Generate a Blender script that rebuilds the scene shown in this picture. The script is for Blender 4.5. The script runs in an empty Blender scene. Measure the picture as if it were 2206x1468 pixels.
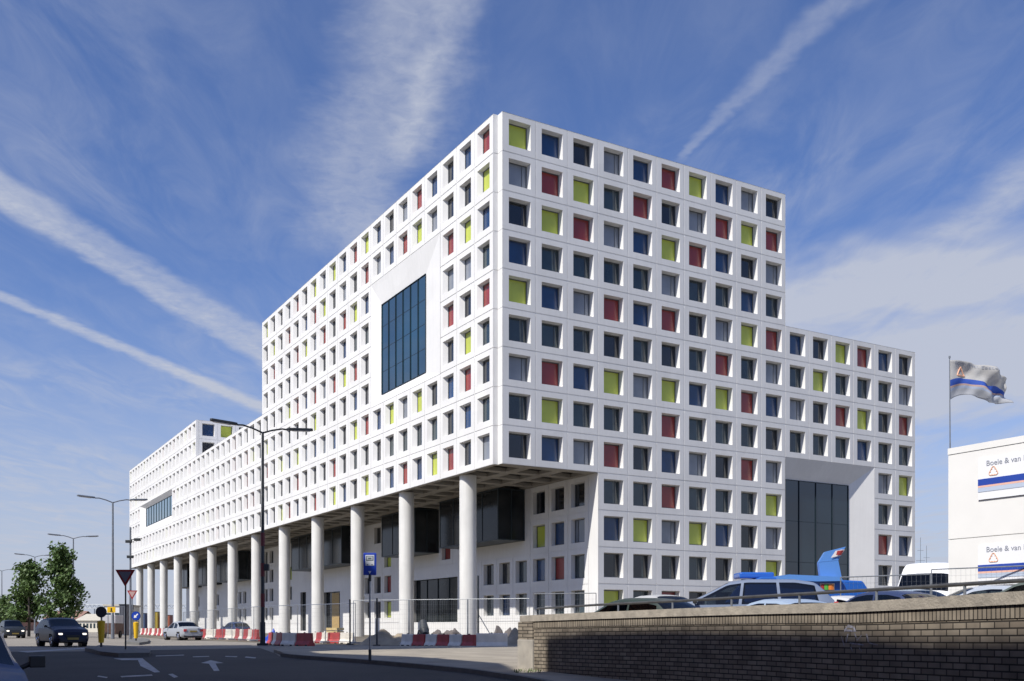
import bpy, bmesh, math, random
from mathutils import Vector, Matrix, noise
random.seed(7)
R = math.radians
scn = bpy.context.scene
col = scn.collection
F, CX, CY = 2133.2, 1030.0, 1351.1          # photograph geometry: focal length and principal point in photo pixels

# ------------------------------------------------------------------ materials
MATS = {}
def mat(name, c, rough=.6, metal=0., var=0., scale=3., coat=0., bump=0., bscale=40., emit=0., spec=.5, c2=None, detail=4):
    if name in MATS: return MATS[name]
    m = bpy.data.materials.new(name); m.use_nodes = True
    nt = m.node_tree; b = nt.nodes['Principled BSDF']
    b.inputs['Base Color'].default_value = (*c, 1); b.inputs['Roughness'].default_value = rough
    b.inputs['Metallic'].default_value = metal; b.inputs['Coat Weight'].default_value = coat
    b.inputs['Specular IOR Level'].default_value = spec
    if emit:
        b.inputs['Emission Color'].default_value = (*c, 1); b.inputs['Emission Strength'].default_value = emit
    if var or c2:
        tc = nt.nodes.new('ShaderNodeTexCoord'); n = nt.nodes.new('ShaderNodeTexNoise')
        n.inputs['Scale'].default_value = scale; n.inputs['Detail'].default_value = detail
        nt.links.new(tc.outputs['Object'], n.inputs['Vector'])
        r = nt.nodes.new('ShaderNodeValToRGB')
        r.color_ramp.elements[0].position = .3; r.color_ramp.elements[1].position = .7
        a = c2 if c2 else [x*(1-var) for x in c]
        d = c if c2 else [min(1, x*(1+var)) for x in c]
        r.color_ramp.elements[0].color = (*a, 1); r.color_ramp.elements[1].color = (*d, 1)
        nt.links.new(n.outputs['Fac'], r.inputs['Fac']); nt.links.new(r.outputs['Color'], b.inputs['Base Color'])
    if bump:
        tc = nt.nodes.new('ShaderNodeTexCoord'); n = nt.nodes.new('ShaderNodeTexNoise')
        n.inputs['Scale'].default_value = bscale; n.inputs['Detail'].default_value = 6
        nt.links.new(tc.outputs['Object'], n.inputs['Vector'])
        bp = nt.nodes.new('ShaderNodeBump'); bp.inputs['Strength'].default_value = bump; bp.inputs['Distance'].default_value = .02
        nt.links.new(n.outputs['Fac'], bp.inputs['Height']); nt.links.new(bp.outputs['Normal'], b.inputs['Normal'])
    MATS[name] = m; return m

def glass_mat(name, tint, mirror=.08):
    m = bpy.data.materials.new(name); m.use_nodes = True; nt = m.node_tree
    for n in list(nt.nodes): nt.nodes.remove(n)
    o = nt.nodes.new('ShaderNodeOutputMaterial'); mx = nt.nodes.new('ShaderNodeMixShader')
    t = nt.nodes.new('ShaderNodeBsdfTransparent'); t.inputs['Color'].default_value = (*tint, 1)
    g = nt.nodes.new('ShaderNodeBsdfGlossy'); g.inputs['Roughness'].default_value = .03
    lw = nt.nodes.new('ShaderNodeFresnel'); lw.inputs['IOR'].default_value = 1.6
    nt.links.new(lw.outputs[0], mx.inputs[0]); nt.links.new(t.outputs[0], mx.inputs[1]); nt.links.new(g.outputs[0], mx.inputs[2])
    nt.links.new(mx.outputs[0], o.inputs['Surface']); MATS[name] = m; return m

CONC = mat('white_concrete', (.75, .745, .73), .75, var=.035, scale=.35, bump=.15, bscale=25)
def weather(m, streak=.045):
    nt = m.node_tree; b = nt.nodes['Principled BSDF']; src = b.inputs['Base Color'].links[0].from_socket
    tc = nt.nodes.new('ShaderNodeTexCoord'); mp = nt.nodes.new('ShaderNodeMapping'); mp.inputs['Scale'].default_value = (2.2, 2.2, .16)
    n = nt.nodes.new('ShaderNodeTexNoise'); n.inputs['Scale'].default_value = 1.6; n.inputs['Detail'].default_value = 6; n.inputs['Roughness'].default_value = .7
    nt.links.new(tc.outputs['Object'], mp.inputs[0]); nt.links.new(mp.outputs[0], n.inputs['Vector'])
    mr = nt.nodes.new('ShaderNodeMapRange'); mr.inputs['From Min'].default_value = .35; mr.inputs['From Max'].default_value = .62
    mr.inputs['To Min'].default_value = 1-streak; mr.inputs['To Max'].default_value = 1.; nt.links.new(n.outputs['Fac'], mr.inputs[0])
    vo = nt.nodes.new('ShaderNodeTexVoronoi'); vo.inputs['Scale'].default_value = .33; nt.links.new(tc.outputs['Object'], vo.inputs['Vector'])
    sx = nt.nodes.new('ShaderNodeSeparateColor'); nt.links.new(vo.outputs['Color'], sx.inputs[0])
    m2 = nt.nodes.new('ShaderNodeMapRange'); m2.inputs['To Min'].default_value = .955; m2.inputs['To Max'].default_value = 1.; nt.links.new(sx.outputs[0], m2.inputs[0])
    mu = nt.nodes.new('ShaderNodeMath'); mu.operation = 'MULTIPLY'; nt.links.new(mr.outputs[0], mu.inputs[0]); nt.links.new(m2.outputs[0], mu.inputs[1])
    vm = nt.nodes.new('ShaderNodeVectorMath'); vm.operation = 'SCALE'; nt.links.new(src, vm.inputs[0]); nt.links.new(mu.outputs[0], vm.inputs['Scale'])
    nt.links.new(vm.outputs[0], b.inputs['Base Color'])
weather(CONC)
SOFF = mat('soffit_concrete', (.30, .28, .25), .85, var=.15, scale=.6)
COFF = mat('coffer_tan', (.22, .17, .12), .85, var=.15, scale=.8)  # tan of ground-reflected light put into the coffer colour
COLM = mat('column_concrete', (.70, .695, .665), .7, var=.04, scale=.8, bump=.15)
weather(COLM, .09)
LIME = mat('lime_panel', (.46, .52, .06), .35, coat=.4, var=.10, scale=.5)
RED = mat('red_panel', (.25, .024, .018), .3, coat=.5, var=.22, scale=.5)
BLUE = mat('blue_panel', (.006, .038, .12), .25, coat=.5, var=.3, scale=.5)
GREY = mat('grey_blind', (.20, .22, .255), .3, coat=.5, var=.16, scale=.6)
DARK = mat('dark_pane', (.013, .016, .024), .1, coat=.6, c2=(.004, .006, .01), scale=.35)
TEAL = mat('teal_pane', (.035, .058, .068), .09, coat=.6, c2=(.008, .018, .026), scale=.32, bump=.04, bscale=1.2)
CURT = mat('curtain_behind_glass', (.095, .115, .112), .4, coat=.4, var=.3, scale=2)
WFRM = mat('window_frame', (.10, .11, .12), .4)
BIGG = mat('tinted_glass', (.018, .068, .105), .05, coat=.8, spec=.7, c2=(.008, .028, .05), scale=.11, detail=6, bump=.06, bscale=.8)  # two-tone noise imitates varied reflections in the glass
BIGD = mat('dark_tinted_glass', (.014, .036, .050), .05, coat=.7, spec=.6, c2=(.004, .010, .016), scale=.12, detail=6, bump=.08, bscale=.6)  # darker tones, reflection variation again in the colour noise
BIGC = mat('pale_tinted_glass', (.10, .19, .23), .04, coat=1., spec=.9)
BAYG = mat('black_glass', (.010, .013, .016), .12, spec=.28, c2=(.03, .034, .036), scale=.5)
MULL = mat('dark_mullion', (.016, .028, .036), .4)
WOOD = mat('plywood', (.42, .29, .12), .7, var=.15, scale=4)
GALV = mat('galvanised_steel', (.33, .35, .37), .4, .7, var=.15, scale=8)
DPOLE = mat('dark_painted_steel', (.035, .04, .045), .45, .2, var=.2, scale=4)
GPOLE = mat('grey_painted_steel', (.19, .21, .24), .45, .3, var=.15, scale=4)
ASPH = mat('asphalt', (.052, .05, .05), .85, c2=(.03, .03, .031), scale=.4, detail=8, bump=.5, bscale=60)
RUB = mat('rubber', (.012, .012, .012), .8)
PLRED = mat('red_plastic', (.38, .045, .042), .5, var=.18, scale=3)
PLWHT = mat('white_plastic', (.70, .66, .58), .5, var=.12, scale=3)
YEL = mat('yellow_plastic', (.75, .46, .015), .4)
SIGNB = mat('blue_sign', (.01, .05, .38), .35)
WHT = mat('white_paint', (.8, .8, .8), .5)
MARK = mat('road_paint', (.55, .55, .54), .8, c2=(.28, .28, .28), scale=6)
ORG = mat('orange_print', (.74, .42, .28), .5)
NAVY = mat('navy_print', (.02, .06, .34), .5)
GPRT = mat('grey_print', (.25, .27, .32), .5)
PALEB = mat('pale_blue_print', (.45, .52, .64), .5)
CABIN = mat('office_white_panel', (.75, .745, .72), .6, var=.04, scale=.7)
GAP = mat('panel_joint', (.6, .6, .58), .8)
CGLASS = glass_mat('car_glass', (.22, .26, .28))
LAMPW = mat('headlight_lens', (1, .93, .8), .1, emit=1.5)
LAMPR = mat('tail_light_red', (.5, .01, .015), .2, coat=1)
CHROME = mat('bright_metal', (.6, .6, .62), .2, 1)
BLK = mat('black_trim', (.015, .015, .017), .5)

# ------------------------------------------------------------------ tagging and mesh helpers
def tag(o, label=None, cat=None, group=None, kind=None):
    if label: o['label'] = label
    if cat: o['category'] = cat
    if group: o['group'] = group
    if kind: o['kind'] = kind
    return o
def empty(name, loc=(0, 0, 0), rz=0., label=None, cat=None, group=None):
    o = bpy.data.objects.new(name, None); col.objects.link(o); o.location = loc; o.rotation_euler = (0, 0, rz)
    o.empty_display_size = .3
    return tag(o, label, cat, group)
class MB:
    def __init__(s): s.v = []; s.f = []; s.m = []; s.mi = 0
    def face(s, pts, mi=None):
        b = len(s.v); s.v += [tuple(p) for p in pts]; s.f.append(tuple(range(b, b+len(pts)))); s.m.append(s.mi if mi is None else mi)
    def box(s, lo, hi, M=None, mi=None):
        x0, y0, z0 = lo; x1, y1, z1 = hi
        c = [Vector(p) for p in ((x0,y0,z0),(x1,y0,z0),(x1,y1,z0),(x0,y1,z0),(x0,y0,z1),(x1,y0,z1),(x1,y1,z1),(x0,y1,z1))]
        if M is not None: c = [M @ p for p in c]
        b = len(s.v); s.v += [tuple(p) for p in c]
        for q in ((0,3,2,1),(4,5,6,7),(0,1,5,4),(1,2,6,5),(2,3,7,6),(3,0,4,7)):
            s.f.append(tuple(b+i for i in q)); s.m.append(s.mi if mi is None else mi)
    def cyl(s, p0, p1, r0, r1=None, n=12, mi=None, cap=True):
        r1 = r0 if r1 is None else r1
        p0 = Vector(p0); p1 = Vector(p1); d = (p1-p0).normalized()
        a = d.orthogonal().normalized(); c = d.cross(a); b = len(s.v)
        for p, r in ((p0, r0), (p1, r1)):
            for k in range(n):
                t = 2*math.pi*k/n; s.v.append(tuple(p+(a*math.cos(t)+c*math.sin(t))*r))
        m = s.mi if mi is None else mi
        for k in range(n):
            k2 = (k+1) % n; s.f.append((b+k, b+k2, b+n+k2, b+n+k)); s.m.append(m)
        if cap:
            s.f.append(tuple(b+k for k in range(n))[::-1]); s.m.append(m)
            s.f.append(tuple(b+n+k for k in range(n))); s.m.append(m)
    def tube(s, pts, r, n=8):
        for a, b in zip(pts, pts[1:]): s.cyl(a, b, r, n=n)
    def prism(s, poly, z0, z1, M=None, mi=None):
        lo = [Vector((x, y, z0)) for x, y in poly]; hi = [Vector((x, y, z1)) for x, y in poly]
        if M is not None: lo = [M @ p for p in lo]; hi = [M @ p for p in hi]
        n = len(poly)
        s.face(lo[::-1], mi); s.face(hi, mi)
        for k in range(n): s.face([lo[k], lo[(k+1) % n], hi[(k+1) % n], hi[k]], mi)
    def build(s, name, mats, parent=None, smooth=False, loc=None, bevel=0., angle=35):
        me = bpy.data.meshes.new(name); me.from_pydata(s.v, [], s.f)
        if not isinstance(mats, (list, tuple)): mats = [mats]
        for m in mats: me.materials.append(m)
        if len(mats) > 1: me.polygons.foreach_set('material_index', s.m)
        o = bpy.data.objects.new(name, me); col.objects.link(o)
        if smooth or bevel:
            bm = bmesh.new(); bm.from_mesh(me); bmesh.ops.remove_doubles(bm, verts=bm.verts, dist=1e-4)
            bmesh.ops.recalc_face_normals(bm, faces=bm.faces); bm.to_mesh(me); bm.free()
        if smooth:
            me.shade_smooth(); me.set_sharp_from_angle(angle=R(angle))
        if bevel:
            md = o.modifiers.new('bevel', 'BEVEL'); md.width = bevel; md.segments = 2; md.limit_method = 'ANGLE'
        if parent: o.parent = parent
        if loc: o.location = loc
        me.update(); return o
def copy_tree(o, parent=None):
    c = o.copy(); col.objects.link(c)
    if parent: c.parent = parent
    for ch in list(o.children): copy_tree(ch, c)
    return c

# ------------------------------------------------------------------ ground heights (eye level is z = 0)
def gz(y): return -1.35+.4*min(1, max(0, (y-14)/24.))
def ground_at(px, py, dz=0.):
    """ground point seen at a photograph pixel"""
    y = 30.
    for _ in range(60): y = -(gz(y)+dz)*F/max(1., py-CY)
    return Vector(((px-CX)/F*y, y, gz(y)+dz))
def pt(px, py, y): return Vector(((px-CX)/F*y, y, (CY-py)/F*y))
def lot(x): return -.75+.05*max(0, x-3)

# ------------------------------------------------------------------ the main building
MOD = 3.0
TH = 1.0621
dr = Vector((math.sin(TH), math.cos(TH), 0)); dl = Vector((-math.cos(TH), math.sin(TH), 0))
C0 = Vector((.4987, 25.2133, 0))*MOD
def P(u, v, j): return C0+dl*(u*MOD)+dr*(v*MOD)+Vector((0, 0, (13.17-j)*MOD))
def face_left(a, j, d): return P(.226+a, d, j)
def face_right(a, j, d): return P(d, .14+a, j)
def face_recess(a, j, d): return P(.44+a, 3.14+d, j)
def face_tower(a, j, d): return P(32.226+d, .14+a, j)

bld = empty('apartment_building', P(0, 0, 13.487), 0, 'long white apartment block with coloured square windows above a row of round white columns', 'building')
def tob(o):
    o.parent = bld; o.matrix_parent_inverse = Matrix.Translation(-bld.location); return o

W0, W1, H0, H1 = .19, .85, .15, .82
SPL = .085          # the far jamb of the long face is splayed
G = .014
wallmb = MB(); windows = []
def cell(fn, a, j, D, win=True, mb=wallmb, vg=True):
    ga = G if vg else 0
    o = (a+ga, a+1-ga, j+G, j+1-G)
    def q(A, B, Cc, Dd): mb.face([fn(*A), fn(*B), fn(*Cc), fn(*Dd)])
    # groove bottom and sides
    for (x0, y0, x1, y1, X0, Y0, X1, Y1) in ((a, j, a+1, j, o[0], o[2], o[1], o[2]), (a+1, j, a+1, j+1, o[1], o[2], o[1], o[3]),
                                            (a+1, j+1, a, j+1, o[1], o[3], o[0], o[3]), (a, j+1, a, j, o[0], o[3], o[0], o[2])):
        q((x0, y0, .012), (x1, y1, .012), (X1, Y1, .012), (X0, Y0, .012))
        q((X0, Y0, .012), (X1, Y1, .012), (X1, Y1, 0), (X0, Y0, 0))
    if not win:
        q((o[0], o[2], 0), (o[1], o[2], 0), (o[1], o[3], 0), (o[0], o[3], 0)); return
    w = (a+W0, a+W1, j+H0, j+H1)
    q((o[0], o[2], 0), (o[1], o[2], 0), (w[1], w[2], 0), (w[0], w[2], 0))
    q((o[1], o[2], 0), (o[1], o[3], 0), (w[1], w[3], 0), (w[1], w[2], 0))
    q((o[1], o[3], 0), (o[0], o[3], 0), (w[0], w[3], 0), (w[1], w[3], 0))
    q((o[0], o[3], 0), (o[0], o[2], 0), (w[0], w[2], 0), (w[0], w[3], 0))
    s = .012
    v = (w[0]+s, w[1]-(SPL if fn is face_left else s), w[2]+s, w[3]-s)
    q((w[0], w[2], 0), (w[1], w[2], 0), (v[1], v[2], D), (v[0], v[2], D))
    q((w[1], w[2], 0), (w[1], w[3], 0), (v[1], v[3], D), (v[1], v[2], D))
    q((w[1], w[3], 0), (w[0], w[3], 0), (v[0], v[3], D), (v[1], v[3], D))
    q((w[0], w[3], 0), (w[0], w[2], 0), (v[0], v[2], D), (v[0], v[3], D))
def add_window(fn, a, j, D, code):
    s = .012
    windows.append((fn, a+W0+s, a+W1-(SPL if fn is face_left else s), j+H0+s, j+H1-s, D, code))

RF = ["YBDGBRYBGD", "GRYTRDGRYR", "DYRGBYRBDG", "BTTTTGTTBT", "YBGRBRDGYR", "TTTDTDTRTG", "GRBYGYBYRB", "TYTTTRTTTD", "DBGRDBGDRG"]
RL = {4: "BDYRBD", 5: "TYTTTG", 6: "GDRYDR", 7: "TTTBTT"}
DR_, DL_ = .19, .145
for j, row in enumerate(RF):
    for a, c in enumerate(row): cell(face_right, a, j, DR_); add_window(face_right, a, j, DR_, c)
for j, row in RL.items():
    for a, c in enumerate(row): cell(face_right, a+10, j, DR_); add_window(face_right, a+10, j, DR_, c)
for j, row in {8: "GY", 9: "TT", 10: "RB", 11: "DD", 12: "TT"}.items():
    for a, c in enumerate(row): cell(face_right, a+14, j, DR_); add_window(face_right, a+14, j, DR_, c)
for j, row in {9: "TTRTTTY", 10: "BYGYBDG", 11: "DDDTDTY", 12: "YTRDDTG"}.items():
    for a, c in enumerate(row): cell(face_right, a+3, j, DR_); add_window(face_right, a+3, j, DR_, c)

LF = {0: "RBDBRGDBYRBYGYDRGDDY", 1: "YDDGYRBGRDGDYRBDRDYD", 2: "BYR.....BYRDRGYRDGRD", 3: "TGG.....TTBDDDDDDDDD",
      4: "RDR.....DRYRGRBRYDDD", 5: "TYD.....DBDDDYDDTDGY", 6: "DRBDYGYBRYDBGBGYBYDR", 7: "TBDTTTTDDTDRDDDRDDTD", 8: "GDRYBRBGYDBYGRDBRYDB"}
rnd = random.Random(3)
def rcode(): return rnd.choice("DTDTDTGGYRBTD")
for j in range(9):
    for a in range(52):
        if a < 20: c = LF[j][a]
        elif a < 32:
            if j < 4: continue
            c = rcode()
        else:
            if j < 2: continue
            if 38 <= a < 48 and j in (5, 6): continue
            c = rcode()
        if c == '.': continue
        cell(face_left, a, j, DL_); add_window(face_left, a, j, DL_, c)
# exposed end of the far tower
for j in (2, 3, 4):
    for a in range(10):
        cell(face_tower, a, j, DR_); add_window(face_tower, a, j, DR_, "BYDGRDTBYG"[a] if j == 2 else "DTGBDRYDTG"[a])
# recessed ground floors behind the columns
RC = {9: {0: 'D', 1: 'D', 2: 'D', 14: 'D', 28: 'D', 29: 'T'}, 10: {0: 'G', 1: 'B', 2: 'Y', 8: 'R', 13: 'Y', 25: 'Y', 28: 'D', 29: 'D'},
      11: {0: 'T', 1: 'R', 2: 'B', 3: 'T', 4: 'D', 5: 'D', 13: 'R', 14: 'D', 15: 'D', 25: 'T', 28: 'T', 29: 'D', 30: 'G', 33: 'D', 34: 'G', 35: 'T', 39: 'D', 40: 'D', 44: 'D'},
      12: {0: 'T', 1: 'T', 2: 'T', 3: 'T', 4: 'B', 5: 'T', 13: 'Y', 14: 'D', 15: 'D', 25: 'T', 28: 'D', 29: 'T', 30: 'T', 33: 'T', 34: 'D', 35: 'D', 39: 'T', 40: 'D', 44: 'D', 45: 'D'}}
holes = [(7.66, 11.16, 11.45, 13.0), (18.66, 20.66, 11.6, 13.35), (23.1, 23.9, 11.5, 13.35)]
for j in range(9, 13):
    for a in range(48):
        if any(a+1 > h[0] and a < h[1] and j >= 11 for h in holes): continue
        c = RC[j].get(a)
        cell(face_recess, a, j, DL_, win=bool(c), vg=bool(c))
        if c: add_window(face_recess, a, j, DL_, c)
def rect_ring(fn, o, i, d0, d1, mb=wallmb):
    """frame from outer rectangle o at depth d0 to inner rectangle i at depth d1 (a0,a1,j0,j1)"""
    O = [(o[0], o[2]), (o[1], o[2]), (o[1], o[3]), (o[0], o[3])]; I = [(i[0], i[2]), (i[1], i[2]), (i[1], i[3]), (i[0], i[3])]
    for k in range(4):
        k2 = (k+1) % 4
        mb.face([fn(*O[k], d0), fn(*O[k2], d0), fn(*I[k2], d1), fn(*I[k], d1)])
for h in holes:
    o = (math.floor(h[0]), math.ceil(h[1]), 11, 13.4)
    rect_ring(face_recess, o, h, 0, 0); rect_ring(face_recess, h, h, 0, .15)
wallmb.face([face_recess(-.44, 9, 0), face_recess(0, 9, 0), face_recess(0, 13.7, 0), face_recess(-.44, 13.7, 0)])
wallmb.face([face_recess(0, 13, .0), face_recess(7, 13, 0), face_recess(7, 13.7, 0), face_recess(0, 13.7, 0)])
for a0, a1 in ((12, 18), (21, 23), (24, 48)):
    wallmb.face([face_recess(a0, 13, 0), face_recess(a1, 13, 0), face_recess(a1, 13.7, 0), face_recess(a0, 13.7, 0)])
for h in holes:
    wallmb.face([face_recess(math.floor(h[0]), 13.4, 0), face_recess(math.ceil(h[1]), 13.4, 0), face_recess(math.ceil(h[1]), 13.7, 0), face_recess(math.floor(h[0]), 13.7, 0)])
# plinths of the right face
for a0, a1 in ((3, 10), (14, 16)):
    wallmb.face([face_right(a0, 13, 0), face_right(a1, 13, 0), face_right(a1, 13.7, 0), face_right(a0, 13.7, 0)])
# deep picture windows with splayed surrounds
def picture(fn, outer, inner, D, panes, name, glass, label, glassdepth=None, rows=1):
    rect_ring(fn, outer, inner, 0, D)
    f = MB(); a0, a1, j0, j1 = inner; t = .013
    def bar(x0, x1, y0, y1, d0, d1):
        q = [[fn(x, y, d) for (x, y) in ((x0, y0), (x1, y0), (x1, y1), (x0, y1))] for d in (d0, d1)]
        f.face(q[0]); f.face(q[1])
        for k in range(4): f.face([q[0][k], q[0][(k+1) % 4], q[1][(k+1) % 4], q[1][k]])
    bar(a0, a1, j0, j0+t, D-.03, D+.02); bar(a0, a1, j1-t, j1, D-.03, D+.02)
    for k in range(panes+1):
        x = a0+(a1-a0)*k/panes; x = min(max(x, a0+t/2), a1-t/2)
        bar(x-t/2, x+t/2, j0+t, j1-t, D-.028, D+.018)
    for r in range(1, rows):
        y = j0+(j1-j0)*r/rows; bar(a0+t, a1-t, y-.008, y+.008, D-.004, D+.016)
    o = tob(f.build(name, MULL)); tag(o, label)
    for k in range(panes):
        g = MB(); x0 = a0+(a1-a0)*k/panes; x1 = a0+(a1-a0)*(k+1)/panes
        g.face([fn(x0, j0, D), fn(x1, j0, D), fn(x1, j1, D), fn(x0, j1, D)])
        go = g.build('pane', glass); go.parent = o
picture(face_left, (3, 8, 2, 6), (4.12, 7.34, 2.8, 5.7), .11, 6, 'picture_window', BIGG, 'tall blue-tinted picture window high in the sunlit long face', rows=4)
picture(face_left, (38, 48, 5, 7), (38.6, 46.8, 5.25, 6.45), .20, 10, 'picture_window', BIGC, 'wide pale picture window low in the far end of the long face')
picture(face_right, (10, 14, 8, 13.7), (10.12, 13.08, 8.62, 13.69), .27, 4, 'picture_window', BIGD, 'very tall dark glass front in the shaded end face', rows=4)
for k, h in enumerate(holes):
    picture(face_recess, h, h, .15, (4, 2, 1)[k], 'shop_window', BAYG if k != 1 else BAYG, None, rows=1)
o = MB(); o.face([face_recess(19.0, 11.65, .10), face_recess(19.9, 11.65, .10), face_recess(19.9, 13.3, .10), face_recess(19.0, 13.3, .10)])
tob(o.build('plywood_board', WOOD))
# corner notch
for j in range(9):
    for (pa, pb) in (((.226, 0), (.226, .14)), ((.226, .14), (0, .14))):
        for (j0, j1, ins) in ((j, j+.992, 0),):
            wallmb.face([P(*pa, j0), P(*pb, j0), P(*pb, j1), P(*pa, j1)])
# parapet tops, block ends
def capq(pts, j): wallmb.face([P(u, v, j) for u, v in pts])
wallmb.face([P(32.226, 0, 2), P(32.226, .14, 2), P(32.226, .14, 5), P(32.226, 0, 5)])
capq([(.226, 0), (20.226, 0), (20.226, .4), (.226, .4)], 0); capq([(0, .14), (.226, .14), (.4, 10.14), (0, 10.14)], 0)
capq([(20.226, 0), (32.226, 0), (32.226, .4), (20.226, .4)], 4); capq([(32.226, 0), (52.226, 0), (52.226, .4), (32.226, .4)], 2)
capq([(0, 10.14), (.4, 10.14), (.4, 16.14), (0, 16.14)], 4); capq([(32.226, .14), (32.6, .14), (32.6, 10.14), (32.226, 10.14)], 2)
wallmb.face([P(0, 16.14, 4), P(.4, 16.14, 4), P(.4, 16.14, 13.7), P(0, 16.14, 13.7)])
wallmb.face([P(0, 10.14, 0), P(.4, 10.14, 0), P(.4, 10.14, 4), P(0, 10.14, 4)])
wallmb.face([P(20.226, 0, 0), P(20.226, .4, 0), P(20.226, .4, 4), P(20.226, 0, 4)])
wallmb.face([P(52.226, 0, 2), P(52.226, .4, 2), P(52.226, .4, 9), P(52.226, 0, 9)])
wallmb.face([P(48.44, 3.14, 9), P(48.44, 3.6, 9), P(48.44, 3.6, 13.7), P(48.44, 3.14, 13.7)])
def core(u0, u1, v0, v1, j0, j1):
    c = [[P(u, v, j) for (u, v) in ((u0, v0), (u1, v0), (u1, v1), (u0, v1))] for j in (j0, j1)]
    wallmb.face(c[0]); wallmb.face(c[1])
    for k in range(4): wallmb.face([c[0][k], c[0][(k+1) % 4], c[1][(k+1) % 4], c[1][k]])
core(.33, 20.22, .33, 10.135, .06, 8.9)
core(.33, 20.0, 10.137, 16.137, 4.06, 13.7)
core(.33, 48.43, 3.46, 10.13, 8.86, 13.7)
core(20.221, 32.30, .33, 10.12, 4.06, 8.9)
core(32.56, 52.22, .33, 10.13, 2.06, 8.9)
core(.33, 52.22, .33, 3.2, 8.84, 8.88)
tob(wallmb.build('facade_wall', CONC))
# windows: the hundred that show largest are parts of their own
def px(p): return (CX+F*p.x/p.y, CY-F*p.z/p.y)
def area(w):
    fn, a0, a1, j0, j1, D, c = w
    q = [px(fn(*t)) for t in ((a0, j0, D), (a1, j0, D), (a1, j1, D), (a0, j1, D))]
    ar = abs(sum(q[k][0]*q[(k+1) % 4][1]-q[(k+1) % 4][0]*q[k][1] for k in range(4)))/2
    return ar*(.45 if fn is face_left else .3 if fn is face_recess else .05 if fn is face_tower else 1)
windows.sort(key=area, reverse=True)
CODE = {'Y': LIME, 'R': RED, 'B': BLUE, 'G': GREY, 'D': DARK, 'T': TEAL}
def win_geom(w, mbf, mbp, mbc, mi=(0, 0, 0)):
    fn, a0, a1, j0, j1, D, c = w
    t = .022
    split = a1-.24*(a1-a0) if fn is not face_left else a0+.24*(a1-a0)
    def bar(x0, x1, y0, y1, d0=-.018, d1=.0):
        q = [[fn(x, y, D+d) for (x, y) in ((x0, y0), (x1, y0), (x1, y1), (x0, y1))] for d in (d0, d1)]
        mbf.face(q[0], mi[0])
        for k in range(4): mbf.face([q[0][k], q[0][(k+1) % 4], q[1][(k+1) % 4], q[1][k]], mi[0])
    bar(a0, a1, j0, j0+t); bar(a0, a1, j1-t, j1); bar(a0, a0+t, j0+t, j1-t); bar(a1-t, a1, j0+t, j1-t)
    if c in 'TDG': bar(split-.004, split+.004, j0+t, j1-t, -.012)
    if mbc is not None:
        mbc.face([fn(x, y, D-.001) for x, y in ((split-.07, j0+t), (split-.007, j0+t), (split-.007, j1-t), (split-.05, j1-t))], mi[2])
    mbp.face([fn(a0, j0, D), fn(a1, j0, D), fn(a1, j1, D), fn(a0, j1, D)], mi[1])
rr = random.Random(5)
for w in windows[:100]:
    f, p = MB(), MB(); cu = MB() if w[6] in 'TD' and rr.random() < (.9 if w[6] == 'T' else .35) else None
    win_geom(w, f, p, cu)
    fo = tob(f.build('window', WFRM))
    po = p.build('pane', CODE[w[6]]); po.parent = fo
    if cu: co = cu.build('curtain', CURT); co.parent = fo
    nm = {'Y': 'window with lime panel', 'R': 'window with dark red panel', 'B': 'window with deep blue panel', 'G': 'window with grey blind', 'D': 'window with near-black glass', 'T': 'window with dark teal glass and a strip of curtain'}[w[6]]
    fo['label'] = nm
rest = MB()
mlist = [WFRM, LIME, RED, BLUE, GREY, DARK, TEAL, CURT]
ix = {'Y': 1, 'R': 2, 'B': 3, 'G': 4, 'D': 5, 'T': 6}
for w in windows[100:]:
    win_geom(w, rest, rest, rest if w[6] == 'T' else None, (0, ix[w[6]], 7))
o = tob(rest.build('small_windows', mlist)); o['kind'] = 'stuff'
# soffit with coffers
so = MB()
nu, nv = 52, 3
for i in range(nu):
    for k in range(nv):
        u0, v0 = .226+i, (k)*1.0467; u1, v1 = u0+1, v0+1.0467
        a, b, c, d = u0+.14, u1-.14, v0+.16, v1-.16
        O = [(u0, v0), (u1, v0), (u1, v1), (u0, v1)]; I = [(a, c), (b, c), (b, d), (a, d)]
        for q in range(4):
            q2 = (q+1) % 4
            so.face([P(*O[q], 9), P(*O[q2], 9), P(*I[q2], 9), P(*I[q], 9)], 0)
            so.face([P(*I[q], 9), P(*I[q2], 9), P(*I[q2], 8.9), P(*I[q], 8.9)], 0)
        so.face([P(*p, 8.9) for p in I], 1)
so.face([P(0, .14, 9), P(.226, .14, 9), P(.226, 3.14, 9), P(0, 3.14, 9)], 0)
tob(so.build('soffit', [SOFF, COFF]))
# columns
for k in range(13):
    m = MB(); c = P(2.226+4*k, .35, 9); b = P(2.226+4*k, .35, 13.7)
    m.cyl(b, c, .235*MOD, n=40)
    tob(m.build('column', COLM, smooth=True))
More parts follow.
